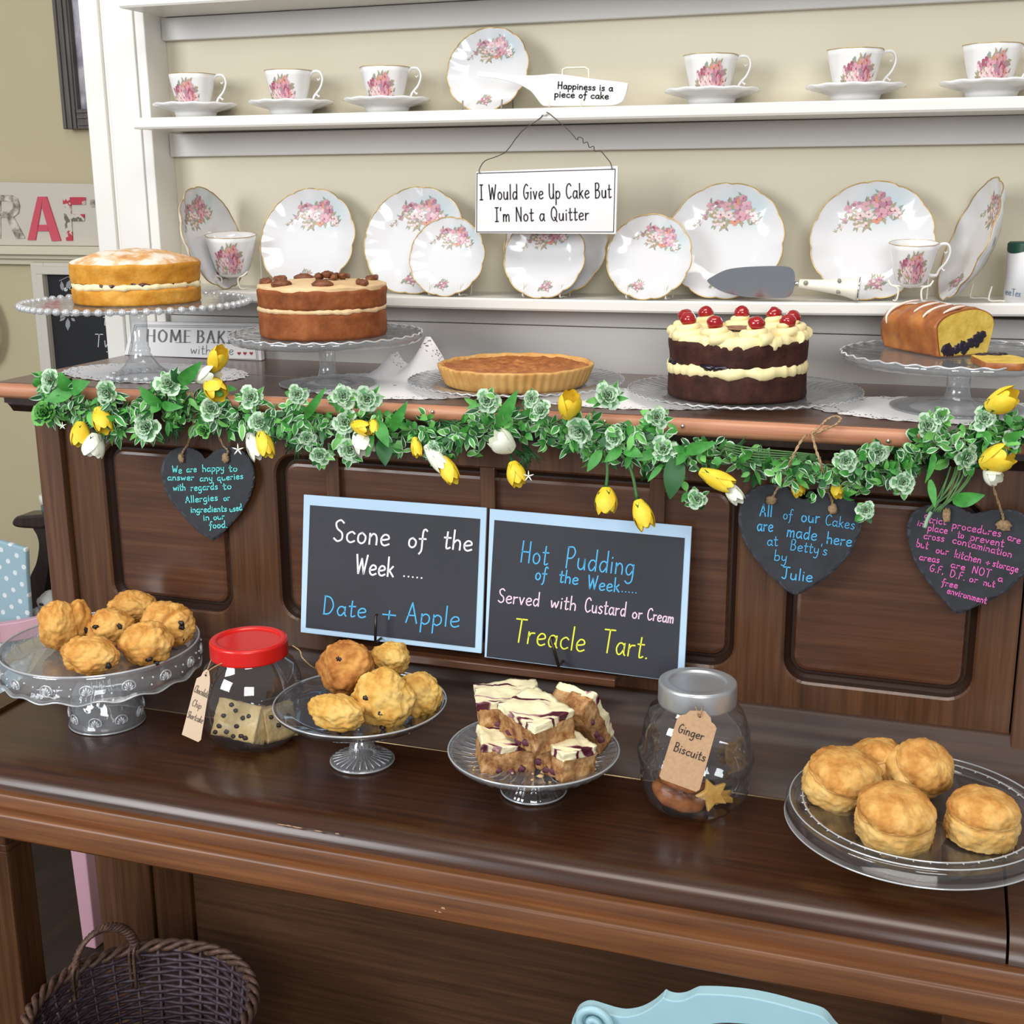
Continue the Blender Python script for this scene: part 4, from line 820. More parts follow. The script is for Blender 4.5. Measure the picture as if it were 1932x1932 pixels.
# coffee cake
s2 = ppm((C2.x, C2.y, Z2_)); ck = thing('coffee_cake', 'brown coffee cake topped with icing and pecans', 'cake', (C2.x, C2.y, Z2_))
K2 = atZ(611, 631, Z2_); rc = 122 / s2; za = zfront(K2, rc, 594); zb_ = zfront(K2, rc, 586); zc_ = zfront(K2, rc, 550)
layer('lower_sponge', K2, Z2_ + .0008, za, rc * .97, rc * .985, COFFEE, ck, .002, 2); creamring('cream_filling', K2, (za + zb_) / 2, rc - .0045, .0038, COFICE, ck, 3.1, .0015, .002)
layer('upper_sponge', K2, zb_ - .001, zc_, rc * .98, rc * 1.0, COFFEE, ck, .002, 8)
layer('icing', K2, zc_ - .003, zc_ + .004, rc * .985, rc * .985, COFICE, ck, .003, 3, .006)
def pecan(c, rot, parent, s=1.0):
    k = MB()
    def f(p): return (p.x, p.y, p.z * (1 + .0) + .0012 * s * math.cos(p.y / (.009 * s) * 9) - .0016 * s * math.exp(-(p.y / (.0016 * s)) ** 2))
    k.blob(c, (.0155 * s, .009 * s, .0055 * s), 22, 12, .12, 2, c[0] * 50, rot, fn=f); return k.build('pecan', PECAN, parent)
zi = zc_ + .008
for i in range(8):
    a = math.radians((-62, -108, -150, 172, 138, 92, 45, -18)[i]); rr = rc * (.8, .83, .84, .78, .78, .8, .82, .85)[i]
    pecan(V((K2.x + rr * math.cos(a), K2.y + rr * math.sin(a), zi + .001)), Matrix.Rotation(a + R_.uniform(-.7, .7) + (0 if i % 2 else 1.2), 3, 'Z') @ Matrix.Rotation(R_.uniform(-.2, .2), 3, 'X'), ck, 1.0)
for i in range(9):
    a = i * 2.4; rr = .009 * math.sqrt(i) * .8
    k = MB(); k.blob((K2.x + .012 + rr * math.cos(a), K2.y + rr * math.sin(a), zi + .007 + .003 * (i < 3)), (.0075, .0052, .0048), 12, 8, .5, 2.2, i, Matrix.Rotation(a * 2, 3, 'Z')); k.build('chopped_pecan', PECAN, ck)
# treacle tart
ck = thing('treacle_tart', 'golden treacle tart with fluted pastry edge', 'tart', (C4.x, C4.y, LZ + .006)); rc = 147 / ppm(C4); K4 = basefront(974, 748, LZ + .006, rc); K4.z = 0
PASTRY = mat('shortcrust_pastry', '#d3a05a', .75, noise_=(30, 5, [(.3, '#c68f48'), (.7, '#deb06c')]), bump=.25, bscale=90); TREAC = mat('treacle_filling', '#a8652c', .6, noise_=(38, 6, [(.3, '#854418'), (.48, '#a86430'), (.68, '#c08040')]), bump=.7, bscale=70)
zt = zat(K4.x, K4.y, 685)
k = MB(); b = LZ + .0063; pr = [(0, b), (rc * .86, b), (rc * .885, b + .002)] + [(rc * (.89 + .11 * u), b + (zt - b) * u) for u in (.15, .35, .55, .75, .92)] + [(rc * .995, zt), (rc * .965, zt + .001), (rc * .945, zt - .002), (rc * .93, zt - .01), (0, zt - .01)]
def flute(p, th, r, z):
    u = (z - b) / (zt - b); f = .0016 * math.cos(54 * th) * (r > rc * .86) * (.4 + .6 * (u < .93)) * (.35 + .65 * max(0, math.cos(th + 2.3)) ** .5); w_ = noise.noise(V((math.cos(th) * 5, math.sin(th) * 5, 1))) * .0016 * (u > .9)
    return (p.x * (1 + f / max(r, .01)), p.y * (1 + f / max(r, .01)), z + w_)
k.lathe(pr, 324, K4, flute); k.build('pastry_case', PASTRY, ck)
k = MB(); k.grid(lambda u, v: (lambda a, r: V((K4.x + r * math.cos(a), K4.y + r * math.sin(a), zt - .0042 + .0032 * noise.noise(V((r * math.cos(a) * 70, r * math.sin(a) * 70, 2))) + .003 * noise.noise(V((r * math.cos(a) * 150, r * math.sin(a) * 150, 7))))))(u * 2 * PI, v * rc * .95 + .0001), 120, 40, cu=True); k.build('treacle_filling', TREAC, ck)
# chocolate cake
ck = thing('chocolate_cake', 'dark chocolate cake with piped cream swirls and red cherries', 'cake', (C5.x, C5.y, LZ + .006)); s5 = ppm(C5); rc = 131 / s5; K5 = basefront(1388, 764, LZ + .006, rc)
za = zfront(K5, rc, 714); zb_ = zfront(K5, rc, 695); zc_ = zfront(K5, rc, 652)
layer('lower_sponge', K5, LZ + .0063, za + .001, rc * 1.0, rc * .975, CHOC, ck, .002, 11); creamring('cream_filling', K5, za + .006, rc - .007, .0085, VCREAM, ck, 5.3, .004, .005)
k = MB()
for a in (-104, -95, -147, -155): k.blob((K5.x + (rc - .006) * math.cos(math.radians(a)), K5.y + (rc - .006) * math.sin(math.radians(a)), zb_ - .0015), (.014, .006, .005), 14, 8, .5, 2.4, a, rotm(a + 90))
k.build('black_cherry_jam', mat('black_jam', '#1a1020', .2), ck)
layer('upper_sponge', K5, zb_ - .002, zc_, rc * .965, rc * .995, CHOC, ck, .003, 4)
creamring('cream_edge', K5, zc_ + .001, rc - .010, .0095, VCREAM, ck, 9.1, .005, .006); layer('cream_top', K5, zc_, zc_ + .008, rc * .9, rc * .88, VCREAM, ck, .003, 6)
k = MB(); k.grid(lambda u, v: V((K5.x + (.001 + .030 * v) * math.cos(u * 2 * PI), K5.y + .012 + (.001 + .03 * v) * math.sin(u * 2 * PI), zc_ + .0115 + .001 * noise.noise(V((u * 20, v * 9, 1))))), 40, 6, cu=True); k.build('grated_chocolate', mat('grated_chocolate', '#9a6a4c', .8, noise_=(120, 3, [(.3, '#7d4f36'), (.7, '#b98d70')])), ck)
for i in range(9):
    a = math.radians(-90 + (i - .35) * 40); sc = V((K5.x + rc * .77 * math.cos(a), K5.y + rc * .77 * math.sin(a), zc_ + .006))
    k = MB(); pts = []; rad = []
    for j in range(44):
        u = j / 43; an = u * 2 * PI * 2.35 + a; rr = .0195 * (1 - u) ** .8; pts.append(sc + V((rr * math.cos(an), rr * math.sin(an), .021 * u ** 1.1))); rad.append(.0082 * (1 - .62 * u))
    k.tube(pts, rad, 9); k.build('cream_swirl', VCREAM, ck)
    k = MB(); k.blob(sc + V((R_.uniform(-.003, .003), R_.uniform(-.003, .002), .0205)), (.0112, .0108, .0098), 18, 12, .12, 1.6, i); k.build('cherry', CHERRY, ck)
# loaf cake and its cut slice
ck = thing('loaf_cake', 'iced loaf cake with cut yellow end and dark berries', 'loaf cake', (C3.x - .02, C3.y, Z3_)); s3 = ppm((C3.x, C3.y, Z3_))
LCRUST = mat('loaf_crust', '#a55f2c', .5, noise_=(24, 5, [(.3, '#87441d'), (.5, '#a8642f'), (.72, '#c58643')]), bump=.3, bscale=90, coat=.2); LCRUMB = crumbly('loaf_crumb', '#c29d3c', '#d6b654', '#e2c76c', 60, .3); BERRY = mat('dark_berry', '#1e1428', .4, bump=.4, bscale=200)
ICE = mat('water_icing', '#f4e4d8', .2)
pA = atZ(1772, 675, Z3_ + .001); pB = atZ(1848, 662, Z3_ + .001)            # near bottom corners of the cut face
uf = (pB - pA); wd = .098; uf.z = 0; uf = V((.93, .37, 0)).normalized(); ul = V((-uf.y, uf.x, 0)).normalized()
if ul.x > 0: ul = -ul
ul = V((-.62, .79, 0)).normalized(); uf = V((.79, .62, 0)); L_ = .125; hgt = zat(pA.x, pA.y, 590) - Z3_
def lsec(u): # cross-section outline param 0..1 -> (across, height)
    a = PI * (1 - u)
    return None
sec = [(0, 0), (-.005, .25), (-.009, .5), (-.010, .68), (-.004, .8), (.008, .9), (.025, .97), (.045, 1.02), (.065, 1.03), (.083, .98), (.098, .88), (.105, .74), (.105, .55), (.101, .3), (.096, .0)]
secp = [(p.x, p.y) for p in spline([(a_ * .76, h_ * hgt) for a_, h_ in sec], 4)]
k = MB(); o0 = pA + V((0, 0, .0008)); n = len(secp); NL = 18
for i in range(NL):
    u = i / (NL - 1); sh = 1 - .10 * max(0, (u - .7) / .3) ** 2
    for (a_, h_) in secp:
        d = .004 * noise.noise(V((u * 9, a_ * 40, h_ * 40))) if 0 < i else 0
        k.v.append(o0 + uf * (.037 + (a_ - .037) * sh + d * (a_ > .038) - d * (a_ <= .038)) + ul * (u * L_ - (.0 if u < .95 else .01 * (h_ / hgt - .5) ** 2)) + V((0, 0, max(0, h_ * (sh if h_ > .01 else 1) + (d if h_ > .02 else 0)))))
for i in range(NL - 1):
    for j in range(n): k.face((i * n + j, i * n + (j + 1) % n, (i + 1) * n + (j + 1) % n, (i + 1) * n + j), 0)
k.face(range((NL - 1) * n, NL * n), 0, False); k.face(range(n - 1, -1, -1), 0, False); k.build('crust', LCRUST, ck)
k = MB(); k.poly([o0 - ul * .0012 + uf * (.037 + (a_ - .037) * .965) + V((0, 0, max(.0015, h_ * .975))) for a_, h_ in secp]); k.build('cut_face', LCRUMB, ck)
for i, (a_, h_, r_) in enumerate(((.012, .16, .0085), (.022, .11, .006), (.034, .16, .007), (.042, .22, .0075), (.05, .2, .006), (.058, .28, .007), (.066, .34, .007), (.074, .38, .0075), (.08, .44, .006), (.07, .26, .006), (.046, .1, .005))):
    k = MB(); k.blob(o0 - ul * .001 + uf * a_ * .78 + V((0, 0, h_ * hgt)), (r_, .0016, r_ * .95), 14, 8, .5, 2.4, i, Matrix.Rotation(math.atan2(uf.y, uf.x), 3, 'Z')); k.build('berry', BERRY, ck)
for i, (v_, h0, h1) in enumerate(((.3, .8, 1.0), (.52, .86, 1.0), (.1, .9, 1.0), (.86, .55, 1.0))):
    k = MB(); js = [j for j, (a_, h_) in enumerate(secp) if h_ > h0 * hgt and a_ < .05]
    pts = [o0 + uf * (secp[j][0] - .0008) + ul * ((v_ + .08 * (q_ / max(1, len(js) - 1)) - .03) * L_) + V((0, 0, secp[j][1] + .0012)) for q_, j in enumerate(js)]
    if len(pts) > 2: k.tube(pts, [.0009 + .0013 * math.sin(PI * q_ / (len(pts) - 1)) for q_ in range(len(pts))], 7); k.build('icing_drizzle', ICE, ck)
sl = thing('cake_slice_piece', 'cut slice lying beside the loaf cake on the glass stand', 'cake slice', atZ(1905, 690, Z3_))
pS = atZ(1859, 698, Z3_ + .001); us = V((.97, .24, 0)).normalized(); vs = V((-us.y, us.x, 0)); k = MB(); n = len(secp)
out = [pS + us * (h_ * .95) + vs * (a_ * .95) for a_, h_ in secp]; k.extrude(out, (0, 0, .009), 1, 0, True); k.build('slice_body', [LCRUST, LCRUMB], sl, bevel=.001)
for i in range(4):
    k = MB(); k.blob(pS + us * (.012 + .009 * i) + vs * (.07 + .004 * (i % 2)) + V((0, 0, .0093)), (.007, .006, .002), 12, 7, .4, 2, i); k.build('berry', BERRY, sl)
# ================================================================ GARLAND
LEAFG = mat('leaf_green', '#3b8a35', .5, noise_=(60, 3, [(.3, '#2d7a2c'), (.7, '#4d9f42')])); LEAFD = mat('leaf_dark_green', '#235a2a', .5); LEAFP = mat('leaf_pale_edge', '#c4dcc0', .55); LEAFM = mat('leaf_mid_green', '#6cb455', .5); STEMG = mat('stem_green', '#4c7440', .6)
ROSG = mat('rosette_green', '#6fa36e', .55); ROSD = mat('rosette_core', '#4c8747', .55); YEL = mat('crocus_yellow', '#f3cf2a', .55, noise_=(50, 3, [(.3, '#eec31c'), (.7, '#f7da48')]), sss=.1); WHF = mat('crocus_white', '#eef0de', .6, sss=.1)
YG = 1.555
gar = thing('flower_garland', 'green artificial garland with yellow and white blooms along the piano lid edge', 'garland', atY(960, 800, YG))
path = [(84, 748), (150, 772), (230, 786), (320, 758), (400, 775), (480, 790), (560, 797), (640, 805), (740, 815), (840, 822), (920, 790), (1010, 800), (1100, 812), (1180, 826), (1250, 848), (1330, 852), (1420, 868), (1500, 885), (1590, 892), (1690, 880), (1760, 838), (1850, 818), (1945, 812)]
gp = [(q.x, q.y) for q in spline(path, 12)]
def at(px, py, dy=0): return atY(px, py, YG + dy)
for i in range(7):
    rr = random.Random(i); ph = rr.uniform(0, 6); k = MB()
    k.tube([at(x + 6 * math.sin(j * .5 + ph), y + 14 * math.sin(j * .23 + ph) + rr.uniform(-3, 3), .012 * math.sin(j * .31 + ph * 2) + .008) for j, (x, y) in enumerate(gp)], .0013, 5); k.build('stem', STEMG, gar)
rr = random.Random(11); VIEWD = V((.33, -1, .12)).normalized()
def leaf(mb, base, tip, wd, nrm, m=0, me=None, curl=.15, rows=5):
    base, tip = V(base), V(tip); d = tip - base; L = d.length; u = d.normalized(); s = u.cross(nrm)
    s = s.normalized() if s.length > 1e-6 else V((1, 0, 0)); nn = s.cross(u); prev = None
    for i in range(rows + 1):
        t = i / rows; w_ = wd * math.sin(PI * min(1, t * .93 + .06)) ** .8 * (1 - .35 * t); c = base + d * t + nn * (curl * L * math.sin(PI * t) * .4)
        ws = [(-1, .12), (-.66, 0.02), (0, -.1), (.66, .02), (1, .12)] if me is not None else [(-1, .12), (0, -.08), (1, .12)]
        row = [mb.pt(c + s * (w_ * a) + nn * (w_ * b)) for a, b in ws]
        if prev:
            for j in range(len(row) - 1): mb.face((prev[j], prev[j + 1], row[j + 1], row[j]), (me if me is not None and j in (0, len(row) - 2) else m))
        prev = row
ROS = ((98, 718, 21), (205, 740, 23), (320, 725, 24), (278, 806, 24), (400, 772, 22), (474, 750, 20), (491, 797, 20), (561, 744, 17), (648, 748, 21), (693, 752, 22), (652, 797, 22), (661, 848, 22), (604, 858, 17), (919, 757, 21), (1003, 752, 15),
      (1022, 776, 20), (1097, 812, 28), (1145, 748, 24), (1238, 788, 20), (1252, 848, 23), (1316, 941, 17), (1596, 868, 20), (1655, 853, 20), (1633, 962, 16), (1703, 909, 20), (1749, 803, 21), (1857, 790, 21), (1822, 862, 23), (1776, 785, 15), (1160, 826, 20), (579, 826, 15), (820, 848, 15), (1905, 830, 17))
# variegated small foliage, too many to count
k = MB()
for (x, y) in gp:
    for q in range(3):
        bx, by = x + rr.uniform(-14, 14), y + rr.gauss(2, 17); dy = rr.uniform(-.02, .03)
        if 1275 < x < 1480 and rr.random() < .55: continue
        a = rr.uniform(0, 2 * PI); L = rr.uniform(13, 27)
        for z in range(rr.randint(3, 5)):
            a2 = a + rr.uniform(-1.1, 1.1); l2 = L * rr.uniform(.7, 1.2); b0 = (bx + rr.uniform(-6, 6), by + rr.uniform(-6, 6)); d2 = dy + rr.uniform(-.012, .012)
            nr = (VIEWD + V((rr.uniform(-.8, .8), rr.uniform(-.3, .3), rr.uniform(-.8, .8)))).normalized(); pale = rr.random() < .55
            leaf(k, at(b0[0], b0[1], d2), at(b0[0] + math.cos(a2) * l2, b0[1] + math.sin(a2) * l2 + 3, d2 - rr.uniform(0, .012)), rr.uniform(.0036, .0066), nr, rr.choice((0, 0, 1, 3)), 2 if pale else None, .25, 4)
for (x, y, r) in ROS:                               # leafy collars round the rosettes
    for z in range(11):
        a2 = rr.uniform(0, 2 * PI); l2 = r * rr.uniform(1.05, 1.75); nr = (VIEWD + V((rr.uniform(-.6, .6), rr.uniform(-.2, .2), rr.uniform(-.3, .8)))).normalized()
        leaf(k, at(x + math.cos(a2) * r * .5, y + 4 + math.sin(a2) * r * .5, -.012), at(x + math.cos(a2) * l2, y + 4 + math.sin(a2) * l2, rr.uniform(-.024, -.004)), rr.uniform(.004, .0068), nr, rr.choice((0, 0, 3, 3, 1)), 2 if rr.random() < .7 else None, .3, 4)
o = k.build('foliage', [LEAFG, LEAFD, LEAFP, LEAFM], gar); o['kind'] = 'stuff'
k = MB()                                          # fine needle sprays
for (x, y, a0) in ((150, 790, 1.2), (200, 795, .9), (330, 800, 2), (430, 800, .6), (560, 830, 1.7), (990, 850, 1.2), (840, 800, .5), (1380, 850, 0), (1680, 880, 3)):
    for q in range(26):
        a = a0 + rr.uniform(-.8, .8); L = rr.uniform(18, 46); b = at(x + rr.uniform(-20, 20), y + rr.uniform(-12, 12), .008); k.tube([b, at(x + math.cos(a) * L * .6, y + math.sin(a) * L * .5, 0), at(x + math.cos(a) * L, y + math.sin(a) * L, .004)], [.0009, .0008, .0004], 4)
o = k.build('needle_sprays', LEAFD, gar); o['kind'] = 'stuff'
def rosette(px, py, r, dy=-.02, face=None, dark=False):
    c = at(px, py, dy); s = r / ppm(c); f = (face or (VIEWD + V((rr.uniform(-.5, .5), 0, rr.uniform(-.35, .45))))).normalized()
    q = f.to_track_quat('Z', 'Y').to_matrix(); k = MB()
    for ring, (n, ro, op, ln) in enumerate(((6, .30, .97, .95), (5, .22, .70, .78), (5, .12, .40, .62), (4, .05, .12, .45))):
        for i in range(n):
            a = i / n * 2 * PI + ring * .5 + rr.uniform(-.1, .1); ud = V((math.cos(a), math.sin(a), 0)); sd = V((-ud.y, ud.x, 0)); prev = None
            for t in (0, .4, .75, 1.0):
                w_ = ln * s * (.30 + .32 * math.sin(PI * min(t, .8) * .7)) * ((.42 if ring < 2 else .7) if t == 1 else 1); o = ud * (ro * s * .5 + ln * s * t * op * (1 + .25 * math.sin(i * 2.7 + px))) + V((0, 0, 1)) * (s * (.1 + ring * .06) + ln * s * t * math.sqrt(max(0, 1 - op * op)) * .8 - (.1 * s * t * t if ring == 0 else 0))
                row = [k.pt(c + q @ (o + sd * (w_ * b) + V((0, 0, 1)) * (w_ * .25 * b * b) + ud * (-.06 * s * abs(b) * (t == 1) + (.05 * s if t == 1 and b in (-.5, .5) else 0)))) for b in (-1, -.5, 0, .5, 1)]
                if prev:
                    for j in range(4): k.face((prev[j], prev[j + 1], row[j + 1], row[j]), 1 if t == 1 or (j in (0, 3) and t > .5) else (2 if ring > 1 or dark else 0))
                prev = row
    k.build('rosette', [ROSG, LEAFP if not dark else LEAFM, ROSD if not dark else LEAFD], gar)
for (x, y, r) in ROS:
    rosette(x, y, r)
rosette(86, 780, 24, dark=True); rosette(384, 812, 13, dark=True)
def bloom(base, tip, wd, m, name, dy=-.018, opn=.25, dyt=-.012):
    b = at(*base, dy); t = at(*tip, dy + dyt); ax = t - b; L = ax.length; u = ax.normalized(); wd = wd / ppm(b)
    q = u.to_track_quat('Z', 'Y').to_matrix(); k = MB(); off = rr.uniform(0, 6)
    for ring in (0, 1):
        for i in range(3):
            a = off + (i + ring * .5) * 2 * PI / 3; prev = None; ud = V((math.cos(a), math.sin(a), 0)); sd = V((-ud.y, ud.x, 0)); lk = L * rr.uniform(.92, 1.05)
            for s_ in range(8):
                v = s_ / 7; rad = wd * (.22 + 1.0 * math.sin(PI * min(1, v * .62 + .08)) * (1 - .18 * v) - (.28 - opn) * v * v) * (1 if ring else .88); ww = wd * 1.15 * math.sin(PI * (v * .86 + .09)) ** .75
                row = []
                for b_ in (-1, -.5, 0, .5, 1):
                    an = b_ * min(1.25, ww / max(rad, 1e-4)); row.append(k.pt(b + q @ ((ud * math.cos(an) + sd * math.sin(an)) * rad + V((0, 0, lk * v - .06 * L * b_ * b_ * v)))))
                if prev:
                    for j in range(4): k.face((prev[j], prev[j + 1], row[j + 1], row[j]), 0)
                prev = row
    o = k.build(name, m, gar); k = MB()
    for i in range(5):
        a = i * 2 * PI / 5; ud = V((math.cos(a), math.sin(a), 0)); leaf(k, b - u * L * .12, b + q @ (ud * wd * .95 + V((0, 0, L * .3))), wd * .3, q @ ud, 0, None, .1, 3)
    k.tube([b - u * L * .35, b - u * L * .05, b + u * L * .08], [wd * .12, wd * .2, wd * .45], 7); k.build('calyx', LEAFD, o)
for (b, t, w_) in (((152, 796), (150, 842), 17), ((185, 770), (200, 815), 17), ((400, 697), (420, 660), 17), ((393, 718), (418, 748), 20), ((492, 812), (506, 862), 15), ((664, 800), (698, 812), 13), ((703, 790), (708, 818), 9), ((782, 826), (789, 862), 10), ((834, 863), (858, 912), 16), ((967, 872), (980, 916), 17),
                     ((1071, 788), (1078, 744), 21), ((1144, 920), (1143, 970), 20), ((1203, 944), (1222, 997), 18), ((1322, 889), (1385, 920), 17), ((1862, 768), (1918, 746), 22), ((1852, 876), (1908, 856), 25), ((1503, 905), (1508, 935), 12), ((1575, 912), (1583, 938), 11)):
    bloom(b, t, w_, YEL, 'yellow_crocus', dy=(.012 if b in ((1503, 905), (1575, 912)) else -.02))
for (b, t, w_) in (((182, 818), (173, 862), 19), ((370, 716), (412, 700), 15), ((470, 818), (490, 865), 14), ((674, 815), (692, 855), 18), ((803, 842), (840, 886), 13), ((968, 848), (930, 822), 21), ((1372, 912), (1396, 948), 13), ((1860, 886), (1885, 908), 16)):
    bloom(b, t, w_, WHF, 'white_crocus', opn=.4)
def star(px, py, r):
    c = at(px, py, -.03); s = r / ppm(c); q = VIEWD.to_track_quat('Z', 'Y').to_matrix(); k = MB()
    for i in range(5):
        a = i * 2 * PI / 5 + .3; leaf(k, c, c + q @ (V((math.cos(a), math.sin(a), .15)) * s), s * .14, VIEWD, 0, None, .1, 3)
    k.build('star_flower', WHF, gar)
star(449, 848, 12); star(997, 898, 11); star(118, 803, 8)
for (b, t, w_, m) in (((136, 742), (86, 756), 17, 0), ((134, 738), (113, 702), 18, 0), ((134, 738), (170, 720), 17, 0), ((306, 766), (262, 729), 15, 0), ((300, 765), (285, 780), 12, 0), ((305, 764), (346, 768), 11, 0), ((338, 724), (381, 682), 16, 0), ((342, 722), (322, 697), 11, 1), ((575, 790), (616, 730), 10, 0),
      ((738, 814), (769, 757), 13, 0), ((712, 795), (733, 844), 15, 0), ((722, 828), (727, 879), 19, 1), ((704, 822), (690, 863), 7, 0), ((940, 806), (977, 735), 16, 0), ((1134, 850), (1108, 890), 12, 0), ((1178, 848), (1214, 862), 14, 0), ((1172, 846), (1140, 872), 12, 0), ((1278, 858), (1264, 942), 24, 1), ((1250, 876), (1222, 909), 7, 0),
      ((1290, 852), (1353, 834), 14, 0), ((1292, 850), (1275, 878), 12, 0), ((1762, 850), (1745, 912), 8, 0), ((1797, 946), (1858, 934), 17, 0), ((1755, 905), (1764, 958), 9, 0), ((1890, 832), (1935, 812), 12, 0), ((1893, 836), (1926, 838), 10, 3), ((1770, 782), (1788, 772), 9, 3), ((1240, 850), (1200, 868), 12, 0)):
    k = MB(); a, c = at(*b, -.022), at(*t, -.036); leaf(k, a, c, w_ / ppm(a), (VIEWD + V((rr.uniform(-.3, .3), 0, rr.uniform(-.2, .5)))).normalized(), 0, None, .3, 8); k.build('leaf', (LEAFG, LEAFD, LEAFP, LEAFM)[m], gar)
for q in range(10):                                # tied bundle of stems hanging at the right
    x0, x1 = 1785 + q * 4.5 + rr.uniform(-4, 4), 1752 + rr.uniform(0, 34); k = MB()
    k.tube(spline([at(x0 + 8, 880, 0), at(x0, 905, -.012), at((x0 + x1) / 2, 938, -.02), at(x1, 960, -.02), at(x1 - 4, 966, -.018)], 5), .0011, 5); k.build('stem', STEMG, gar)
k = MB(); k.tube(spline([at(1757, 966, -.022), at(1749, 982, -.026), at(1745, 996, -.028)], 4), .0024, 6); k.build('stem', mat('cut_stem', '#8aa98c', .6), gar)
for q in range(6):
    k = MB(); y0 = 836 + q * 4; k.tube(spline([at(1362, y0, .0), at(1420, y0 + 10 + q, -.008), at(1480, y0 + 16, 0), at(1540, y0 + 22 - q * 2, .005)], 5), .0011, 5); k.build('stem', STEMG, gar)
for (a, b, c) in (((1140, 850), (1146, 885), (1144, 918)), ((1165, 850), (1190, 885), (1202, 940)), ((1290, 850), (1305, 870), (1320, 888)), ((158, 770), (182, 760), (185, 770)), ((150, 780), (152, 788), (152, 796))):
    k = MB(); k.tube(spline([at(*a, -.015), at(*b, -.02), at(*c, -.02)], 6), .0022, 6); k.build('stem', STEMG, gar)
# ================================================================ FALLBOARD: STANDS, JARS, TRAY
FY = FZ + .0006
def ybelow(P, R, lim):                 # keep a rim clear of the piano front
    return V((P.x, min(P.y, lim - R), P.z))
# pressed glass stand with deep skirt
CA = basefront(206, 1387, FY, .054); ZA = zat(CA.x, CA.y, 1221); RA = .1395
ZA = zat(CA.x, CA.y, 1221); cx = (CA.x, CA.y, 0)
st = thing('cake_stand', 'pressed glass cake stand with deep fan-patterned skirt, under the fruit scones', 'cake stand', CA)
k = MB(); wav = lambda p, th, r, z: (p.x, p.y, z - (.0025 * math.cos(16 * th) if z < ZA - .02 and r > RA * .95 else 0))
k.lathe([(0, ZA), (RA * .9, ZA), (RA * .955, ZA + .0005), (RA * .97, ZA + .006), (RA * .99, ZA + .0085), (RA * 1.0, ZA + .008), (RA * 1.005, ZA + .003), (RA * 1.012, ZA - .015), (RA * 1.005, ZA - .03), (RA * .99, ZA - .030), (RA * .985, ZA - .015), (RA * .95, ZA - .006), (RA * .4, ZA - .006), (.03, ZA - .007)], 128, cx, wav); k.build('plate', GLASSP, st)
k = MB(); hb = ZA - .007 - CA.z
fl = lambda p, th, r, z: (p.x * (1 + .03 * math.cos(20 * th) * (CA.z + hb * .42 < z)), p.y * (1 + .03 * math.cos(20 * th) * (CA.z + hb * .42 < z)), z)
k.lathe([(.028, ZA - .006), (.029, ZA - .02), (.033, CA.z + hb * .62), (.043, CA.z + hb * .48), (.0455, CA.z + hb * .44), (.046, CA.z + hb * .40), (.049, CA.z + hb * .36), (.0535, CA.z + .008), (.0545, CA.z + .002), (.052, CA.z), (.046, CA.z + .004), (.042, CA.z + hb * .34), (0, CA.z + hb * .36)], 120, cx, fl); k.build('foot', GLASSP, st)
def palmette(mb, th, r, zc, h, tilt=0):
    ur = V((math.cos(th), math.sin(th), 0)); ut = V((-ur.y, ur.x, 0)); c = V((CA.x, CA.y, zc)) + ur * r; up = V((0, 0, 1)) + ur * tilt
    mb.tube([c + ut * (h * .62 * math.sin(a)) - up * (h * .55 * math.cos(a)) for a in [i / 22 * 2 * PI for i in range(3, 20)]], .0012, 5)
    for q in range(-3, 4):
        a = q * .42; L = h * (.82 - .08 * abs(q)); b0 = c - up * h * .42; e = b0 + up * (L * math.cos(a)) + ut * (L * .8 * math.sin(a)); mb.tube([b0, b0.lerp(e, .5) + ur * .0006, e], [.0006, .0012, .0016], 5)
for i in range(16):
    k = MB(); a = i / 16 * 2 * PI + .1; palmette(k, a, RA * 1.012, ZA - .012, .0145); k.build('palmette_relief', GLASSR, st)
for i in range(9):
    k = MB(); a = i / 9 * 2 * PI + .15; palmette(k, a, .0525, CA.z + hb * .17, .0145, .05); k.build('foot_palmette_relief', GLASSR, st)
k = MB()
for i in range(16):
    for dz, dd in ((-.005, .14), (-.018, .23), (-.008, .25)): a = (i + .0) / 16 * 2 * PI + .1 + dd; k.blob((CA.x + RA * 1.012 * math.cos(a), CA.y + RA * 1.012 * math.sin(a), ZA + dz), (.0017, .0017, .0017), 7, 5)
for u in (.02, -.0305):
    pass
k.tube([V((CA.x + RA * .995 * math.cos(a), CA.y + RA * .995 * math.sin(a), ZA + .008)) for a in [i / 128 * 2 * PI for i in range(128)]], .0017, 6, True)
k.tube([V((CA.x + RA * 1.003 * math.cos(a), CA.y + RA * 1.003 * math.sin(a), ZA - .0305 - .0025 * math.cos(16 * a))) for a in [i / 128 * 2 * PI for i in range(128)]], .0014, 6, True)
k.tube([V((CA.x + .0535 * math.cos(a), CA.y + .0535 * math.sin(a), CA.z + .0015)) for a in [i / 64 * 2 * PI for i in range(64)]], .0015, 6, True)
k.build('rim_relief', GLASSR, st)
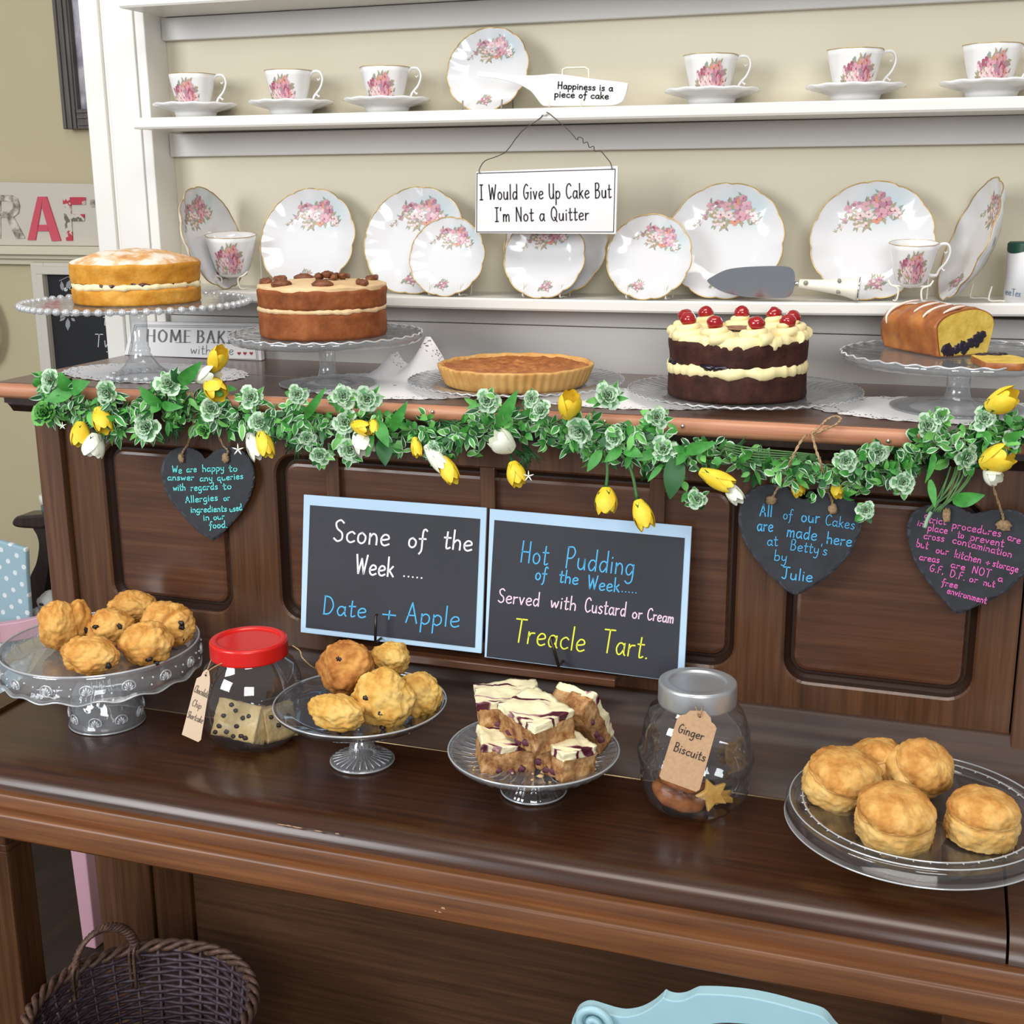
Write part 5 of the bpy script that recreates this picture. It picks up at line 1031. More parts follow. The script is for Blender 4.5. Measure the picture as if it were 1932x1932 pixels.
def lowstand(label, pxf, zf_px, half, rf, fl_, stemr, ribs, deep):
    c = basefront(pxf[0], pxf[1], FY, rf); z = zat(c.x, c.y, zf_px); R = half / ppm((c.x, c.y, z)); c.y = min(c.y, 1.585 - R); z = zat(c.x, c.y, zf_px); st = thing('cake_stand', label, 'cake stand', c); cx = (c.x, c.y, 0)
    k = MB(); rib = lambda p, th, r, zz: (p.x, p.y, zz + (.0011 * math.cos(ribs * th) if r > R * .3 and r < R * .93 and ribs else 0))
    k.lathe([(0, z), (R * .35, z), (R * .72, z + .0006), (R * .8, z + .003), (R * .95, z + .009), (R * .99, z + .0105), (R, z + .0095), (R * .995, z + .006), (R * .9, z - .003), (R * .72, z - .007), (R * .3, z - .008), (stemr * 1.6, z - .0085)], max(72, ribs * 4), cx, rib); k.build('plate', GLASS if not ribs else GLASSP, st)
    k = MB(); h = z - .009 - c.z
    if deep: pr = [(rf * .8, z - .0085), (rf * .72, c.z + h * .6), (rf * .74, c.z + h * .45), (rf * .92, c.z + .008), (rf, c.z + .004), (rf, c.z), (rf * .92, c.z), (rf * .8, c.z + .005), (0, c.z + .008)]
    else: pr = [(stemr * 1.6, z - .0085), (stemr, c.z + h * .72), (stemr * 1.05, c.z + h * .5), (stemr * 1.5, c.z + h * .42), (stemr * 1.9, c.z + .012), (rf * .9, c.z + .0055), (rf, c.z + .004), (rf, c.z), (rf * .9, c.z), (0, c.z + .004)]
    k.lathe(pr, 96, cx, (lambda p, th, r, zz: (p.x, p.y, zz + (.0009 * math.cos(32 * th) if r > rf * .45 and zz < c.z + .02 and zz > c.z + .003 else 0)))); k.build('foot', GLASSP if not deep else GLASS, st)
    k = MB(); k.tube([V((c.x + R * .993 * math.cos(a), c.y + R * .993 * math.sin(a), z + .0098)) for a in [i / 96 * 2 * PI for i in range(96)]], .0013, 6, True); k.tube([V((c.x + rf * math.cos(a), c.y + rf * math.sin(a), c.z + .0025)) for a in [i / 72 * 2 * PI for i in range(72)]], .0014, 6, True); k.build('rim_edge', GLASSR, st)
    if not deep or True:
        k = MB()
        for i in range(40 if ribs else 26):
            a = i / (40 if ribs else 26) * 2 * PI; u = V((math.cos(a), math.sin(a), 0)); o_ = V((c.x, c.y, 0))
            if ribs: k.tube([o_ + u * R * .32 + V((0, 0, z + .0012)), o_ + u * R * .74 + V((0, 0, z + .0016)), o_ + u * R * .84 + V((0, 0, z + .005))], [.0005, .0009, .0005], 4)
            else: k.tube([o_ + u * rf * .35 + V((0, 0, c.z + .011)), o_ + u * rf * .93 + V((0, 0, c.z + .006))], [.0005, .0011], 4)
        k.build('radial_relief', GLASSR, st)
    return c, z, R
CB, ZB, RB = lowstand('clear glass cake stand on a low ribbed foot, under the date and apple scones', (685, 1462), 1336, 163, .043, 0, .0105, 0, False)
CC, ZC, RC = lowstand('ribbed clear glass cake stand under the iced traybake squares', (1007, 1521), 1424, 162, .042, 0, .03, 40, True)
# ---- jars
def hand_twine(k, pts, r=.0009): k.tube(spline(pts, 6), r, 5)
PJ = basefront(482, 1421, FY, .045); PJ.y = min(PJ.y, 1.46)
zl_ = zat(PJ.x, PJ.y, 1204); sj = ppm((PJ.x, PJ.y, zl_)); rl = 73 / sj; rb = 100 / ppm((PJ.x, PJ.y, FZ + .07)); hl = .0235; nz = zl_ - hl
jar = thing('biscuit_jar', 'round glass jar with red lid holding chocolate chip shortbread', 'jar', PJ)
k = MB(); b0 = FY; H = nz - b0; pr = [(0, b0 + .002), (rb * .6, b0 + .001), (rb * .7, b0 + .003)]
for i in range(13):
    u = i / 12; pr.append((rb * (.70 + .30 * math.sin(PI * (.06 + .78 * u)) ** .8 if u < .9 else rb * 0 + (rl * .93) / rb), b0 + .004 + (H - .004) * u))
pr = [(0, b0 + .002), (rb * .6, b0 + .0005), (rb * .72, b0 + .005), (rb * .88, b0 + H * .14), (rb * .975, b0 + H * .3), (rb, b0 + H * .46), (rb * .98, b0 + H * .62), (rb * .91, b0 + H * .78), (rb * .82, b0 + H * .9), (rl * .94, b0 + H * .97), (rl * .93, nz + .012)]
k.lathe(pr, 80, (PJ.x, PJ.y, 0)); k.build('glass_body', GLASS, jar)
RED = mat('red_plastic', '#d81f1a', .3, coat=.2)
k = MB(); k.lathe([(rl * .97, nz - .001), (rl, nz), (rl, nz + .002), (rl * 1.0, zl_ - .004), (rl * 1.0, zl_ - .0035), (rl * .985, zl_ - .0008), (rl * .95, zl_), (rl * .93, zl_), (rl * .83, zl_), (rl * .815, zl_ - .0002), (rl * .805, zl_ - .0022), (rl * .795, zl_ - .0026), (rl * .77, zl_ - .0026), (rl * .3, zl_ - .0026), (0, zl_ - .0026)], 72, (PJ.x, PJ.y, 0)); k.build('lid', RED, jar)
def tagcard(label, jarname, cr, hole, Yc, rows, m, strings, mm, half):
    p = atY(*hole, Yc); t = thing('jar_tag', label, 'tag', p); k = MB(); n = V((.25, -1, .1)).normalized() if Yc is None else V((.3, -1, .05)).normalized()
    k.extrude([atP(x, y, p, n) for x, y in cr], -n * .0006); k.build('card', m, t)
    k = MB(); pp = plane_place(p, n, .0005)
    for (tx, a, b, h) in rows: write(k, tx, a, b, h, pp, half)
    k.build('lettering', mm, t)
    k = MB(); c = atP(*hole, p + n * .0006, n); s = 2.2 / ppm(c); k.blob(c, (s, s * .3, s), 10, 6); k.build('eyelet', INK, t)
    k = MB()
    for st_ in strings: hand_twine(k, [atY(x, y, yy) for x, y, yy in st_])
    k.build('string', TWINE, t); return t
JF = PJ.y - rb * .9
tagcard('pale card tag for the chocolate chip shortbread, tied to the red-lidded jar', '', [(383, 1268), (389, 1263), (394, 1266), (396, 1278), (396, 1290), (379, 1396), (374, 1400), (343, 1386), (368, 1290), (371, 1280), (379, 1276)], (388, 1274), JF,
  [('Chocolate', (365, 1305), (391, 1317), 14), ('Chip', (361, 1331), (378, 1338), 13), ('Shortcake', (352, 1353), (381, 1365), 13)], CARD,
  [[(388, 1274, JF), (392, 1262, JF + .01), (402, 1236, PJ.y - .03)], [(388, 1270, JF), (405, 1258, JF + .008), (430, 1247, JF + .02)], [(552, 1218, PJ.y), (566, 1228, PJ.y), (570, 1240, PJ.y - .004), (584, 1254, PJ.y), (596, 1262, PJ.y + .01)]], mat('brown_ink', '#5d5048', .7), .48)
def brick(name, mats, c, size, rot, parent, amp=.002, seed=0, top=None, th=0, holes=()):
    k = MB(); size = tuple(size); L, W, H = size; N = (10, 8, 5); c = V(c)
    def dis(p):
        v = V((noise.noise(p * 60 + V((seed, 0, 0))), noise.noise(p * 60 + V((0, seed, 7))), noise.noise(p * 60 + V((3, 0, seed))))) * amp
        return p + v + V((noise.noise(p * 190), noise.noise(p * 190 + V((5, 5, 5))), noise.noise(p * 190 + V((9, 1, 5))))) * amp * .45
    for ax in range(3):
        for sg in (-1, 1):
            a1, a2 = [(1, 2), (2, 0), (0, 1)][ax]
            def g(u, v):
                q = [0, 0, 0]; q[ax] = sg * size[ax] / 2; q[a1] = (u - .5) * size[a1] * sg; q[a2] = (v - .5) * size[a2]; return c + rot @ dis(V(q))
            k.grid(g, 2 + N[a1] * 2, 2 + N[a2] * 2)
    return k.build(name, mats, parent)
SHORT = crumbly('shortbread', '#b99a66', '#d2b782', '#e2cc9c', 40, .5); CHIP = mat('chocolate_chip', '#1d0f0b', .4)
def shortbread(label, px, py, off, yaw, roll, size, chips):
    c = V((PJ.x, PJ.y, 0)) + V(off); t = thing('shortbread', label, 'shortbread', c, 'shortbread pieces in the red-lidded jar'); rot = rotm(yaw, 0, roll); brick('shortbread_body', SHORT, c, size, rot, t, .0018, yaw)
    for (u, v, f) in chips:
        k = MB(); q = V((u * size[0] / 2, -size[1] / 2 - .0002, v * size[2] / 2)) if f == 0 else V((u * size[0] / 2, v * size[1] / 2, size[2] / 2)); k.blob(c + rot @ q, (.0042, .0026 if f == 0 else .003, .0034 if f == 0 else .002), 10, 7, .3, 2, u * 9); k.build('chocolate_chip', CHIP, t)
shortbread('shortbread piece with many chips at the front of the red-lidded jar', 0, 0, (-.012, -.012, FY + .032), -8, -26, (.074, .026, .052), [(-.7, -.5, 0), (-.3, -.7, 0), (-.6, .1, 0), (.1, -.3, 0), (.4, -.75, 0), (.6, -.8, 0), (.3, .2, 0), (-.1, .5, 0), (.55, .35, 0), (-.35, .75, 0), (-.8, -.85, 0), (.05, -.85, 0), (.1, .1, 1)])
shortbread('shortbread piece at the right side inside the red-lidded jar', 0, 0, (.034, .008, FY + .029), 58, -10, (.048, .02, .048), [(-.2, -.1, 0), (.5, .3, 0), (-.6, .5, 0)])
PS = basefront(1310, 1544, FY, .044); PS.y = min(PS.y, 1.46); zs_ = zat(PS.x, PS.y, 1284); ss = ppm((PS.x, PS.y, zs_)); rl = 74 / ss; hl = .028; nz = zs_ - hl; rb = 107 / ppm((PS.x, PS.y, FZ + .07)); H = nz - FY; b0 = FY
jar = thing('biscuit_jar', 'lobed glass jar with silver lid holding ginger biscuits', 'jar', PS)
pr = [(0, b0 + .004), (rb * .45, b0 + .003), (rb * .62, b0 + .0005), (rb * .72, b0 + .004), (rb * .86, b0 + H * .1), (rb * .94, b0 + H * .22), (rb * .95, b0 + H * .33), (rb * .93, b0 + H * .38), (rb * .985, b0 + H * .42), (rb * 1.0, b0 + H * .5), (rb * .985, b0 + H * .55), (rb * .93, b0 + H * .58), (rb * .92, b0 + H * .7), (rb * .9, b0 + H * .78), (rb * .86, b0 + H * .84), (rb * .8, b0 + H * .92), (rl * .96, b0 + H * .98), (rl * .93, nz + .012)]
k = MB(); k.lathe(pr, 96, (PS.x, PS.y, 0), lambda p, th, r, z: (p.x * (1 + .035 * abs(math.cos(3 * th + .4)) * (r > rb * .5) * (z < nz - .01)), p.y * (1 + .035 * abs(math.cos(3 * th + .4)) * (r > rb * .5) * (z < nz - .01)), z)); k.build('glass_body', GLASS, jar)
SILV = mat('brushed_silver', '#c6c8ca', .36, metal=.7)
k = MB(); k.lathe([(rl * .96, nz - .001), (rl * .99, nz), (rl * 1.0, nz + .003), (rl * 1.0, zs_ - .004), (rl * .985, zs_ - .001), (rl * .95, zs_), (rl * .93, zs_), (rl * .75, zs_), (rl * .735, zs_ - .0003), (rl * .72, zs_ - .0025), (rl * .705, zs_ - .003), (rl * .67, zs_ - .003), (rl * .3, zs_ - .003), (0, zs_ - .003)], 72, (PS.x, PS.y, 0)); k.build('lid', SILV, jar)
JF = PS.y - rb - .006
tagcard('kraft card tag for the ginger biscuits, tied to the silver-lidded jar', '', [(1302, 1341), (1331, 1342), (1335, 1348), (1341, 1354), (1342, 1362), (1349, 1368), (1352, 1374), (1320, 1490), (1313, 1494), (1248, 1470), (1244, 1464), (1277, 1358), (1283, 1350), (1294, 1348)], (1320, 1352), JF,
  [('Ginger', (1278, 1381), (1326, 1397), 17), ('Biscuits', (1270, 1416), (1329, 1437), 17)], KRAFT, [[(1318, 1352, JF - .001), (1315, 1342, JF), (1312, 1333, JF + .012)], [(1320, 1352, JF - .001), (1323, 1342, JF), (1326, 1333, JF + .012)]], mat('dark_ink', '#3a332e', .7), .95)
GING = crumbly('ginger_biscuit', '#7a4320', '#96582c', '#b0703c', 50, .4); GING2 = crumbly('pale_biscuit', '#c08a3c', '#d8a552', '#e6bc6c', 50, .4)
def biscuit(label, off, r, th, rot, m, star_=False):
    c = V((PS.x, PS.y, 0)) + V(off); t = MB()
    if star_:
        out = [rot @ V(((r if i % 2 else r * .5) * math.cos(i * PI / 5), (r if i % 2 else r * .5) * math.sin(i * PI / 5), 0)) + c for i in range(10)]; t.extrude(out, rot @ V((0, 0, th)))
    else: t.lathe([(0, 0), (r * .95, 0), (r, th * .4), (r * .93, th), (r * .4, th * 1.15), (0, th * 1.1)], 40, c, lambda p, a, rr, z: (p.x * (1 + .03 * math.sin(5 * a)), p.y * (1 + .03 * math.sin(4 * a)), z + .0007 * math.sin(9 * a)), axis=rot)
    o = t.build('ginger_biscuit', m, bevel=.0015 if star_ else 0); tag(o, label, 'biscuit', 'biscuits in the silver-lidded jar')
biscuit('round brown ginger biscuit lying in the silver-lidded jar', (-.018, -.006, FY + .012), .036, .009, rotm(20, 12, 10), GING)
biscuit('brown ginger biscuit on top in the silver-lidded jar', (-.016, .002, FY + .025), .033, .009, rotm(70, 14, 8), GING)
biscuit('pale star biscuit standing in the silver-lidded jar', (.024, -.016, FY + .026), .022, .008, rotm(30, 0, 80), GING2, True)
biscuit('pale star biscuit lying flat at the right in the silver-lidded jar', (.03, .012, FY + .006), .02, .008, rotm(15, 0, 0), GING2, True)
# ---- round clear tray
RD = .15; PD = V((.005, 1.424, FY)); zD = .8515
t = thing('plastic_tray', 'round clear plastic tray on a short clear foot, cheese scones on it', 'tray', PD); k = MB()
k.lathe([(0, zD), (RD * .8, zD), (RD * .835, zD + .002), (RD * .85, zD + .0075), (RD * .885, zD + .008), (RD * .9, zD + .004), (RD * .93, zD + .0035), (RD * .95, zD + .008), (RD * .985, zD + .008), (RD * .995, zD + .004), (RD, zD - .011), (RD * .985, zD - .011), (RD * .975, zD + .001), (RD * .93, zD - .001), (RD * .8, zD - .003), (0, zD - .003)], 128, (PD.x, PD.y, 0)); k.build('tray_body', PLASTIC, t); k = MB(); k.lathe([(.03, zD - .003), (.032, FY + .02), (.06, FY + .004), (.07, FY + .003), (.07, FY), (.0, FY)], 64, (PD.x, PD.y, 0)); k.build('foot', PLASTIC, t)
k = MB()
for rr_, zz in ((.868, .0085), (.967, .0088), (1.0, -.0115)): k.tube([V((PD.x + RD * rr_ * math.cos(a), PD.y + RD * rr_ * math.sin(a), zD + zz)) for a in [i / 128 * 2 * PI for i in range(128)]], .0011, 5, True)
for i in range(48):
    a = i / 48 * 2 * PI; u = V((math.cos(a), math.sin(a), 0)); k.tube([V((PD.x, PD.y, zD + .0078)) + u * RD * .85, V((PD.x, PD.y, zD + .0082)) + u * RD * .885], .001, 4)
k.build('rim_relief', GLASSR, t)
# ================================================================ SCONES AND TRAYBAKES
def sconemat(name, a, b, c, d): return mat(name, b, .8, noise_=(34, 7, [(.28, a), (.45, b), (.6, c), (.75, d)]), bump=.55, bscale=110, spec=.25)
SCA = sconemat('fruit_scone_crust', '#a5662a', '#cf9348', '#e2b063', '#edc880'); SCB = sconemat('date_scone_crust', '#b0752e', '#d6a552', '#e6bf70', '#f0d190'); SCBR = sconemat('browned_scone_crust', '#7d451e', '#b37338', '#cf9650', '#e2b46e')
SCD = sconemat('cheese_scone_side', '#c4914a', '#dcae64', '#e8c27c', '#efd094'); SCT = sconemat('cheese_scone_top', '#a0642c', '#c98e48', '#e0b066', '#ecc988'); RAIS = mat('raisin', '#1c0f0c', .45)
def scone(name, label, px, py, wpx, hpx, P0, m, seed, group, tilt=(0, 0, 0), dep=None, zb=None, raisins=(), amp=.3, fr=1.6, kind='blob', m2=None, split=None):
    """P0: a point giving the depth plane (world Y) of the scone"""
    if zb is not None:                    # find the depth at which it rests on its plate
        lo, hi = 1.1, 1.62
        for _i in range(40):
            P0 = (lo + hi) / 2; c = atY(px, py, P0)
            if c.z - (hpx if kind == 'blob' else (hpx - .21 * wpx) / .9) / ppm(c) / 2 / .98 > zb: lo = P0
            else: hi = P0
    c = atY(px, py, P0); s = ppm(c); w_, h_ = wpx / s / 2, hpx / s / 2 / .96; d_ = dep / s / 2 if dep else (w_ + h_) / 2
    if kind == 'round': h_ = (hpx - .21 * wpx) / s / 2 / .9
    t = thing(name, label, 'scone', c, group); rot = rotm(*tilt)
    if kind == 'blob':
        k = MB()
        def f(p):
            q = V((p.x / w_, p.y / d_, p.z / h_)); r = q.length
            d = .035 * noise.noise(q * 3.2 + V((seed, 2, 1))) + .03 * noise.noise(q * 8 + V((seed, 5, 1))) + .02 * noise.noise(q * 19 + V((seed, 1, 1))) + .01 * noise.noise(q * 40)
            g = 0
            if split is not None:
                g = -.16 * math.exp(-((q.dot(V(split[:3]).normalized()) - split[3]) / .085) ** 2)
            return V((p.x, p.y, p.z)) * (1 + d + g)
        k.blob(c, (w_, d_, h_), 110, 64, amp * .5, fr, seed, rot, fn=f); k.build('scone_body', m, t)
    else:
        k = MB(); H = h_ * 2; R = w_
        pr = [(0, -h_), (R * .82, -h_), (R * .93, -h_ * .9), (R * .97, -h_ * .6), (R * .985, -h_ * .3), (R * .95, -h_ * .08), (R * .9, 0), (R * .95, h_ * .07), (R * .97, h_ * .25), (R * .9, h_ * .5), (R * .76, h_ * .72), (R * .52, h_ * .9), (R * .25, h_ * .98), (0, h_)]
        prs = [(p.x, p.y) for p in spline(pr, 4)]
        def f(p, th, r, z):
            q = V((p.x / R, p.y / R, z / h_)); d = .07 * noise.noise(q * 2.2 + V((seed, 0, 0))) + .04 * noise.noise(q * 6 + V((seed, 3, 0))) + .022 * noise.noise(q * 16 + V((seed, 0, 3))) + .012 * noise.noise(q * 38)
            d *= min(1, r / (.3 * R)); lean = .12 * (z / h_) * math.sin(seed); return rot @ V(((p.x * (1 + d)) + lean * R, p.y * (1 + d), z * (1 + d * .8) + .05 * h_ * min(1, r / (.5 * R)) * noise.noise(V((math.cos(th) * 1.5 + seed, math.sin(th) * 1.5, 0)))))
        n_ = len(prs); k.lathe(prs, 120, c, f, m=lambda i, j: 1 if j > n_ * .56 else 0); k.build('scone_body', [m, m2], t)
    for (u, v) in raisins:
        dx = u * w_; dz = v * h_; rr_ = max(0.05, 1 - u * u * .92 - v * v * .92); k = MB(); k.blob(c + V((dx, -d_ * math.sqrt(rr_) * .97, dz)) + V((.32, -.95, 0)) * .0002, (.0036 + .0016 * abs(math.sin(u * 40)), .003, .0028 + .0012 * abs(math.cos(v * 50))), 12, 8, .7, 2, u * 7, rotm(0, u * 300)); k.build('raisin', RAIS, t)
    return t
GA = 'fruit scones on the pressed glass stand'
ya = CA.y
scone('fruit_scone', 'fruit scone at the back of the pressed glass stand', 250, 1147, 92, 60, ya + .06, SCA, 3, GA, dep=80, zb=ZA, split=(0, -.4, 1, -.45))
scone('fruit_scone', 'fruit scone standing on its side at the left of the pressed glass stand', 111, 1181, 72, 96, ya + .012, SCA, 1, GA, dep=72, zb=ZA, tilt=(0, 6, 0))
k = MB(); c = atY(146, 1172, bpy.data.objects['fruit_scone.001'].location.y + .02); sc_ = 1 / ppm(c); o = bpy.data.objects[[x.name for x in COL.objects if x.name.startswith('fruit_scone')][-1]]
k.blob(c, (24 * sc_, 26 * sc_, 42 * sc_), 48, 30, .2, 1.8, 9, rotm(0, 12, 0)); k.build('split_half', SCA, o)
scone('fruit_scone', 'fruit scone with raisins in the middle of the pressed glass stand', 206, 1185, 98, 68, ya + .025, SCA, 6, GA, dep=80, zb=ZA, tilt=(0, -14, 0), raisins=((-.55, .12), (-.05, .4), (-.5, -.5), (.8, .4)), split=(.9, -.3, .5, .15))
scone('fruit_scone', 'fruit scone at the right of the pressed glass stand, raisins at its edge', 318, 1177, 104, 80, ya + .03, SCA, 8, GA, dep=86, zb=ZA, tilt=(0, 8, 0), raisins=((.84, .3), (.86, .12), (.8, -.42)), split=(.95, -.2, -.1, .4))
scone('fruit_scone', 'fruit scone at the front left of the pressed glass stand, browned at its right', 170, 1236, 114, 68, ya - .055, SCA, 12, GA, dep=86, zb=ZA, tilt=(0, 4, 0), raisins=((.92, -.25),), split=(1, -.3, .3, -.2))
scone('fruit_scone', 'fruit scone at the front right of the pressed glass stand', 277, 1214, 106, 80, ya - .03, SCA, 15, GA, dep=86, zb=ZA, raisins=((.5, -.4), (.62, -.66)), split=(.95, -.3, .15, .55))
GB = 'date and apple scones on the low-footed stand'; yb_ = CB.y
scone('date_scone', 'pale scone at the back of the low-footed stand', 737, 1242, 74, 60, yb_ + .045, SCB, 21, GB, dep=70, amp=.4)
scone('date_scone', 'browned scone on top of the pile on the low-footed stand', 655, 1258, 118, 96, yb_ + .005, SCBR, 23, GB, dep=80, tilt=(0, -38, 0), raisins=((.02, .55),), amp=.34)
scone('date_scone', 'scone at the right edge of the low-footed stand', 792, 1309, 92, 78, yb_ + .02, SCB, 27, GB, dep=70, zb=ZB, tilt=(0, 36, 0), raisins=((-.25, .35), (-.1, -.2)), amp=.4)
scone('date_scone', 'scone leaning at the front of the low-footed stand', 724, 1318, 112, 112, yb_ - .035, SCB, 29, GB, dep=74, tilt=(0, 30, 0), raisins=((-.4, .2), (.15, -.3), (.1, -.86)), amp=.4)
scone('date_scone', 'scone at the front left of the low-footed stand', 637, 1344, 112, 66, yb_ - .035, SCB, 33, GB, dep=80, zb=ZB, tilt=(0, 8, 0), raisins=((.3, -.7),), amp=.36)
GD = 'cheese scones on the round tray'
def ds(lab, px, py, w_, h_, Y, seed, tilt=(0, 0, 0)): scone('cheese_scone', lab, px, py, w_, h_, Y, SCD, seed, GD, tilt, kind='round', m2=SCT, zb=zD + .0005)
ds('cheese scone at the left of the round tray', 1592, 1464, 140, 104, 1.43, 2.2, (20, 8, 14)); ds('browned cheese scone at the back of the round tray, behind another', 1654, 1432, 104, 90, 1.475, 4.6, (0, -20, -8))
ds('cheese scone tipped on its side at the back right of the round tray', 1738, 1449, 116, 112, 1.45, 7.7, (0, 34, 24)); ds('cheese scone at the front of the round tray', 1688, 1536, 150, 118, 1.365, 3.4, (0, 4, 10)); ds('cheese scone at the right front of the round tray', 1855, 1538, 138, 116, 1.385, 6.0, (60, 0, 4))
TB = mat('traybake_crumb', '#ae8254', .8, noise_=(75, 7, [(.3, '#6d4030'), (.42, '#98683f'), (.55, '#b98d5e'), (.7, '#d3ae80')]), bump=.9, bscale=150, spec=.2); TBD = crumbly('traybake_crust', '#6f3c1c', '#8a5029', '#a0683a', 50, .5)
def iced():
    m = mat('swirled_icing', '#f2e6b8', .45); nt = m.node_tree; b = nt.nodes['Principled BSDF']; tc = nt.nodes.new('ShaderNodeTexCoord'); wv = nt.nodes.new('ShaderNodeTexNoise'); wv.inputs['Scale'].default_value = 15; wv.inputs['Detail'].default_value = 0.6; wv.inputs['Distortion'].default_value = 2.6
    mp = nt.nodes.new('ShaderNodeMapping'); mp.inputs['Scale'].default_value = (.55, 2.4, .55); mp.inputs['Rotation'].default_value = (0, 0, .6)
    r = nt.nodes.new('ShaderNodeValToRGB'); e = r.color_ramp.elements; e[0].position = .56; e[0].color = lin('#f4e9bf'); e[1].position = .64; e[1].color = lin('#4f1626'); x = e.new(.59); x.color = lin('#b88a8e')
    nt.links.new(tc.outputs['Object'], mp.inputs[0]); nt.links.new(mp.outputs[0], wv.inputs['Vector']); nt.links.new(wv.outputs['Fac'], r.inputs[0]); nt.links.new(r.outputs[0], b.inputs['Base Color']); return m
ICING = iced()
def square(label, px, py, Y, yaw, pitch, roll, size=(.066, .05, .03), seed=0):
    c = atY(px, py, Y); t = thing('traybake_square', label, 'traybake', c, 'traybake squares on the ribbed stand'); rot = rotm(yaw, pitch, roll)
    brick('cake_base', TB, c - rot @ V((0, 0, .0025)), size, rot, t, .0032, seed); brick('icing', ICING, c + rot @ V((0, 0, size[2] / 2 + .0015)), (size[0] * 1.02, size[1] * 1.02, .0095), rot, t, .0034, seed + 3)
    for (u, v, w_) in ((-.4, -1, -.6), (.1, -1, -.8), (.5, -1, -.5)):
        k = MB(); k.blob(c + rot @ V((u * size[0] / 2, v * size[1] / 2, w_ * size[2] / 2)), (.0065, .0022, .0045), 10, 7, .5, 2, seed + u); k.build('berry', mat('berry_stain', '#5d2c3c', .6), t)
yc = CC.y
square('traybake square at the lower left of the pile', 953, 1418, yc - .035, 28, 4, 4, (.066, .056, .034), 1)
square('traybake square at the lower right of the pile', 1062, 1425, yc - .035, -38, 3, -2, (.07, .05, .032), 5)
square('traybake square standing tilted on edge at the right of the pile', 1094, 1358, yc + .025, 70, 58, 0, (.082, .056, .028), 9)
square('traybake square at the back left on top of the pile', 958, 1332, yc + .012, 22, -4, 6, (.078, .056, .032), 13)
square('traybake square on top in the middle of the pile', 1012, 1362, yc - .035, -34, 6, 8, (.074, .06, .033), 17)
k = MB(); rr = random.Random(5)
for i in range(46):
    a = rr.uniform(0, 2 * PI); r = RC * rr.uniform(.3, .88); p = V((CC.x + r * math.cos(a), CC.y - .01 + r * .9 * math.sin(a), ZC + .0022 + max(0, r - RC * .74) * .35)); s = rr.choice((.0012, .0016, .002, .0035)); k.blob(p, (s * 1.3, s, s * .8), 7, 5, .5, 2, i)
tag(k.build('crumbs', crumbly('crumb', '#a98256', '#cdaa7c', '#e8d3a8')), 'crumbs scattered on the ribbed glass stand', 'crumbs', kind='stuff')
# ================================================================ THINGS LEFT OF THE PIANO
# lettered board standing on the ledge
YB = 2.955
t = thing('lettered_board', 'pale board with big cut-out letters on the wall ledge, partly hidden', 'sign', atY(90, 464, YB))
k = MB(); a, b = atY(-60, 344, YB), atY(176, 351, YB); k.extrude([V((a.x, YB, 1.409)), V((-1.95, YB, 1.409)), V((-1.95, YB, b.z)), V((a.x, YB, a.z + .002))], (0, .018, 0)); k.build('board', mat('board_offwhite', '#cdc5b8', .7), t)
pp = lambda q: atY(q.x, q.y, YB - .001)
def lt(polys, m, nm='letter'):
    k = MB()
    for i, p in enumerate(polys): k.extrude([pp(V((x, y, 0))) + V((0, -.003 - .0004 * i, 0)) for x, y in p], (0, .0035, 0))
    k.build(nm, m, t)
RM = mat('grey_floral_paper', '#a89a8c', .8, noise_=(38, 4, [(.38, '#7d7068'), (.5, '#b3a698'), (.6, '#d8cec2')])); FM = mat('red_floral_paper', '#d9cfc4', .8, noise_=(22, 3, [(.40, '#6f6a58'), (.44, '#cfc6bc'), (.53, '#cfc6bc'), (.56, '#bf4050')])); AM = mat('coral_paper', '#cf5566', .8)
lt([[(72, 371), (82, 371), (68, 453), (53, 453)], [(82, 371), (89, 371), (116, 454), (99, 455), (80, 390)], [(75, 424), (90, 424), (93, 436), (72, 436)]], AM)
lt([[(-14, 368), (2, 368), (2, 450), (-14, 450)], [(2, 368), (22, 368), (34, 375), (38, 388), (36, 402), (26, 410), (2, 410), (2, 399), (18, 399), (25, 394), (26, 387), (23, 381), (16, 379), (2, 379)], [(12, 408), (26, 408), (48, 449), (32, 450)]], RM)
lt([[(119, 372), (134, 372), (134, 455), (126, 454), (126, 440)][:2] + [(138, 454), (126, 454)], [(134, 372), (162, 372), (162, 386), (134, 386)], [(136, 404), (160, 404), (160, 417), (136, 417)]], FM)
lt([[(171, 376), (215, 378), (215, 392), (171, 390)], [(188, 390), (202, 390), (202, 456), (188, 456)]], RM)
# picture in a dark frame, high on the further wall
Yp = 2.975; t = thing('picture_frame', 'dark grey framed picture high on the further wall, cut by the white upright', 'picture', atY(125, 244, Yp))
c0, c1 = atY(125, 244, Yp), atY(103, 0, Yp); X0, Z0_ = c0.x, c0.z; X1, Z1p = X0 + .62, Z0_ + .5
FRM = wood('grey_stained_frame', '#4a4542', '#5f5955', '#77706a', 'z', .6, 0)
for (b_) in ((X0, X0 + .05, Z0_, Z1p), (X1 - .05, X1, Z0_, Z1p), (X0 + .05, X1 - .05, Z0_, Z0_ + .05), (X0 + .05, X1 - .05, Z1p - .05, Z1p)):
    k = MB(); k.box(b_[0], b_[1], Yp - .012, 2.999, b_[2], b_[3]); up = b_[1] - b_[0] < .1
    for o_ in (.008, .026, .04):
        if up: k.box(b_[0] + o_ if b_[0] == X0 else b_[1] - o_ - .006, b_[0] + o_ + .006 if b_[0] == X0 else b_[1] - o_, Yp - .018, Yp - .012, b_[2], b_[3])
        else: k.box(b_[0], b_[1], Yp - .018, Yp - .012, b_[2] + o_, b_[2] + o_ + .006)
    k.build('frame_side', FRM, t, bevel=.001)
